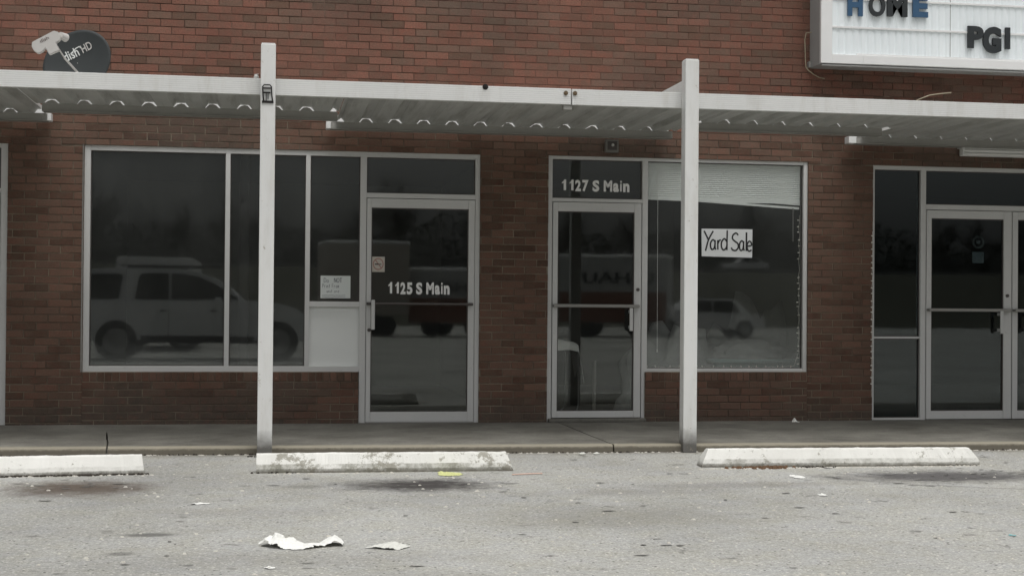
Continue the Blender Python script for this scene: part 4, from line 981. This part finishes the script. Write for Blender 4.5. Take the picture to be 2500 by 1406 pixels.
def boxtruck(name, label, x0, L_, yf, W_, z0, z1, m_, stripe=None, text=None, cat='trailer', ang=0):
    root = thing(name, label, cat, (x0+L_/2, yf-W_/2, 0))
    Mx = Matrix.Translation((x0+L_/2, yf-W_/2, 0)) @ Matrix.Rotation(ang, 4, 'Z') @ Matrix.Translation((-(x0+L_/2), -(yf-W_/2), 0))
    b = MB(); b.box(x0, x0+L_, yf-W_, yf, z0, z1-.12, .04); b.xf(Mx); link('body', b, m_, root)
    b = MB(); b.box(x0-.02, x0+L_+.02, yf-W_-.02, yf+.02, z1-.118, z1, .05); b.xf(Mx); link('roof', b, M['cars_white'], root)
    if stripe: b = MB(); b.box(x0+.05, x0+L_-.05, yf+.002, yf+.014, z0+.05, z0+(z1-z0)*.45); b.xf(Mx); link('stripe', b, M['orange'], root)
    if text:
        mb = text_mb(text, 0, L_*.78, 0, (z1-z0)*.16, 0, .004, .03)
        mb.v = [(x0+L_*.88-p[0], yf+.02-p[1], z0+(z1-z0)*.58+p[2]) for p in mb.v]; mb.xf(Mx); link('lettering', mb, M['letterblk'], root)
    for xx in (x0+L_*.25, x0+L_*.72):
        for y_, s_ in ((yf-.1, 1), (yf-W_+.1, -1)):
            b = MB(); b.tube([(xx, y_-.1*s_, .36), (xx, y_+.1*s_, .36)], .36, 20); b.xf(Mx); link('wheel', b, M['tyre'], root)
    return root
boxtruck('delivery_truck', 'tan box truck mirrored between the narrow window and the left door', 1.75, 2.9, -36, 2.2, .75, 3.3, M['boxtan'], cat='truck', ang=R(-6))
boxtruck('rental_trailer', 'white and orange rental trailer mirrored in the left door glass', 5.0, 3.3, -36, 2.0, .45, 2.4, M['boxgrey'], True, 'U-HAUL', ang=R(20))
boxtruck('rental_trailer', 'white and orange rental trailer mirrored in the middle door glass', 10.45, 3.9, -36, 2.3, .5, 2.95, M['boxgrey'], True, 'U-HAUL', ang=R(20))
low_sed = [(0,.22),(.01,.55),(.06,.62),(.72,.62),(.97,.52),(1.,.35),(.99,.20)]; gr_sed = [(.10,.58),(.24,.97),(.30,1.),(.55,1.),(.60,.97),(.76,.60)]
gl_sed = [[(.20,.65),(.28,.93),(.43,.93),(.43,.65)], [(.45,.65),(.45,.93),(.56,.93),(.68,.65)]]
car('parked_sedan', 'white sedan mirrored at the left side of the right window', 13.2, 4.5, -36, 1.75, 1.42, low_sed, gr_sed, M['cars_white'], -1, 'car', 0, gl_sed, (.18,.82), .33)
car('parked_sedan', 'distant white car on the far road mirrored under the yard sale sign', 46.6, 4.5, -129, 1.75, 1.45, low_sed, gr_sed, M['cars_white'], -1, 'car', 4.63, gl_sed, (.18,.82), .33)
# bare trees on the bank
def tree_mesh(seed, h):
    r_ = random.Random(seed); tr, cr = MB(), MB()
    def grow(p, d, ln, rad, lev):
        pts_ = [p]; q_ = p.copy(); dd = d.copy()
        for _ in range(3):
            dd = (dd+Vector((r_.uniform(-.16, .16), r_.uniform(-.16, .16), r_.uniform(-.02, .12)))).normalized(); q_ = q_+dd*ln/3; pts_.append(q_.copy())
        (tr if lev == 0 else cr).tube(pts_, [rad, rad*.85, rad*.72, rad*.6], 6 if lev < 2 else 3, cap=False)
        if lev >= 4: return
        for _ in range((5, 4, 4, 4)[lev]):
            t_ = r_.uniform(.35, 1); pp = pts_[min(3, int(t_*3))].lerp(pts_[min(3, int(t_*3)+1)], r_.random())
            az = r_.uniform(0, 6.28); sp_ = r_.uniform(.45, .95); side = Vector((math.cos(az), math.sin(az), .25))
            grow(pp, (dd*(1-sp_*.5)+side*sp_).normalized(), ln*r_.uniform(.55, .75), rad*.5, lev+1)
        grow(pts_[-1], dd, ln*.7, rad*.6, lev+1)
    grow(Vector((0,0,-.3)), Vector((0,0,1)), h*.36, h*.022, 0)
    return tr, cr
protos = []
for sd_, h in ((1, 10), (2, 9), (3, 11)):
    a, b_ = tree_mesh(sd_, h); protos.append((a, b_))
first = {}
r3 = random.Random(5); ti = 0
for x_ in range(-70, 150, 6):
    px, py = x_+r3.uniform(-2, 2), -142+r3.uniform(-6, 5); k_ = ti % 3; ti += 1
    lab = 'bare winter tree on the far bank, seen only mirrored in the shop windows'
    if k_ not in first:
        t = thing('bare_tree', lab, 'tree', (0,0,0), 'bare trees along the far bank'); link('trunk', protos[k_][0], M['bark'], t); link('crown', protos[k_][1], M['bark'], t); first[k_] = t; o = t
    else:
        s0 = first[k_]; o = s0.copy(); col.objects.link(o)
        for ch in list(s0.children): c2 = ch.copy(); col.objects.link(c2); c2.parent = o
    s_ = r3.uniform(.75, 1.15); o.location = (px, py, 4.4); o.scale = (s_, s_, s_); o.rotation_euler = (0, 0, r3.uniform(0, 6))
# evergreen scrub under the trees so the skyline reads dark
b = MB()
for _ in range(42000):
    x_ = r3.uniform(-80, 155); y_ = -139+r3.uniform(-8, 2); hh = 5.0+2.6*noise.noise(Vector((x_*.07, 0, 4)))+1.6*noise.noise(Vector((x_*.23, 0, 1)))
    z_ = 4.4+r3.random()**1.2*max(.6, hh); s_ = r3.uniform(.10, .26); a = r3.uniform(0, 6.28); tl_ = r3.uniform(-.6, .6)
    ca, sa = math.cos(a)*s_, math.sin(a)*s_
    b.add([(x_-ca, y_-sa, z_-s_*.5), (x_+ca, y_+sa, z_-s_*.4), (x_+ca*.4+tl_*s_, y_+sa*.6, z_+s_*.7)], [(0,1,2)])
tag(link('scrub', b, simple("scrub_green", (.022,.028,.014), (.05,.055,.03), 1, .95)), 'dark tangled scrub along the far bank, mirrored in the windows', kind='stuff')
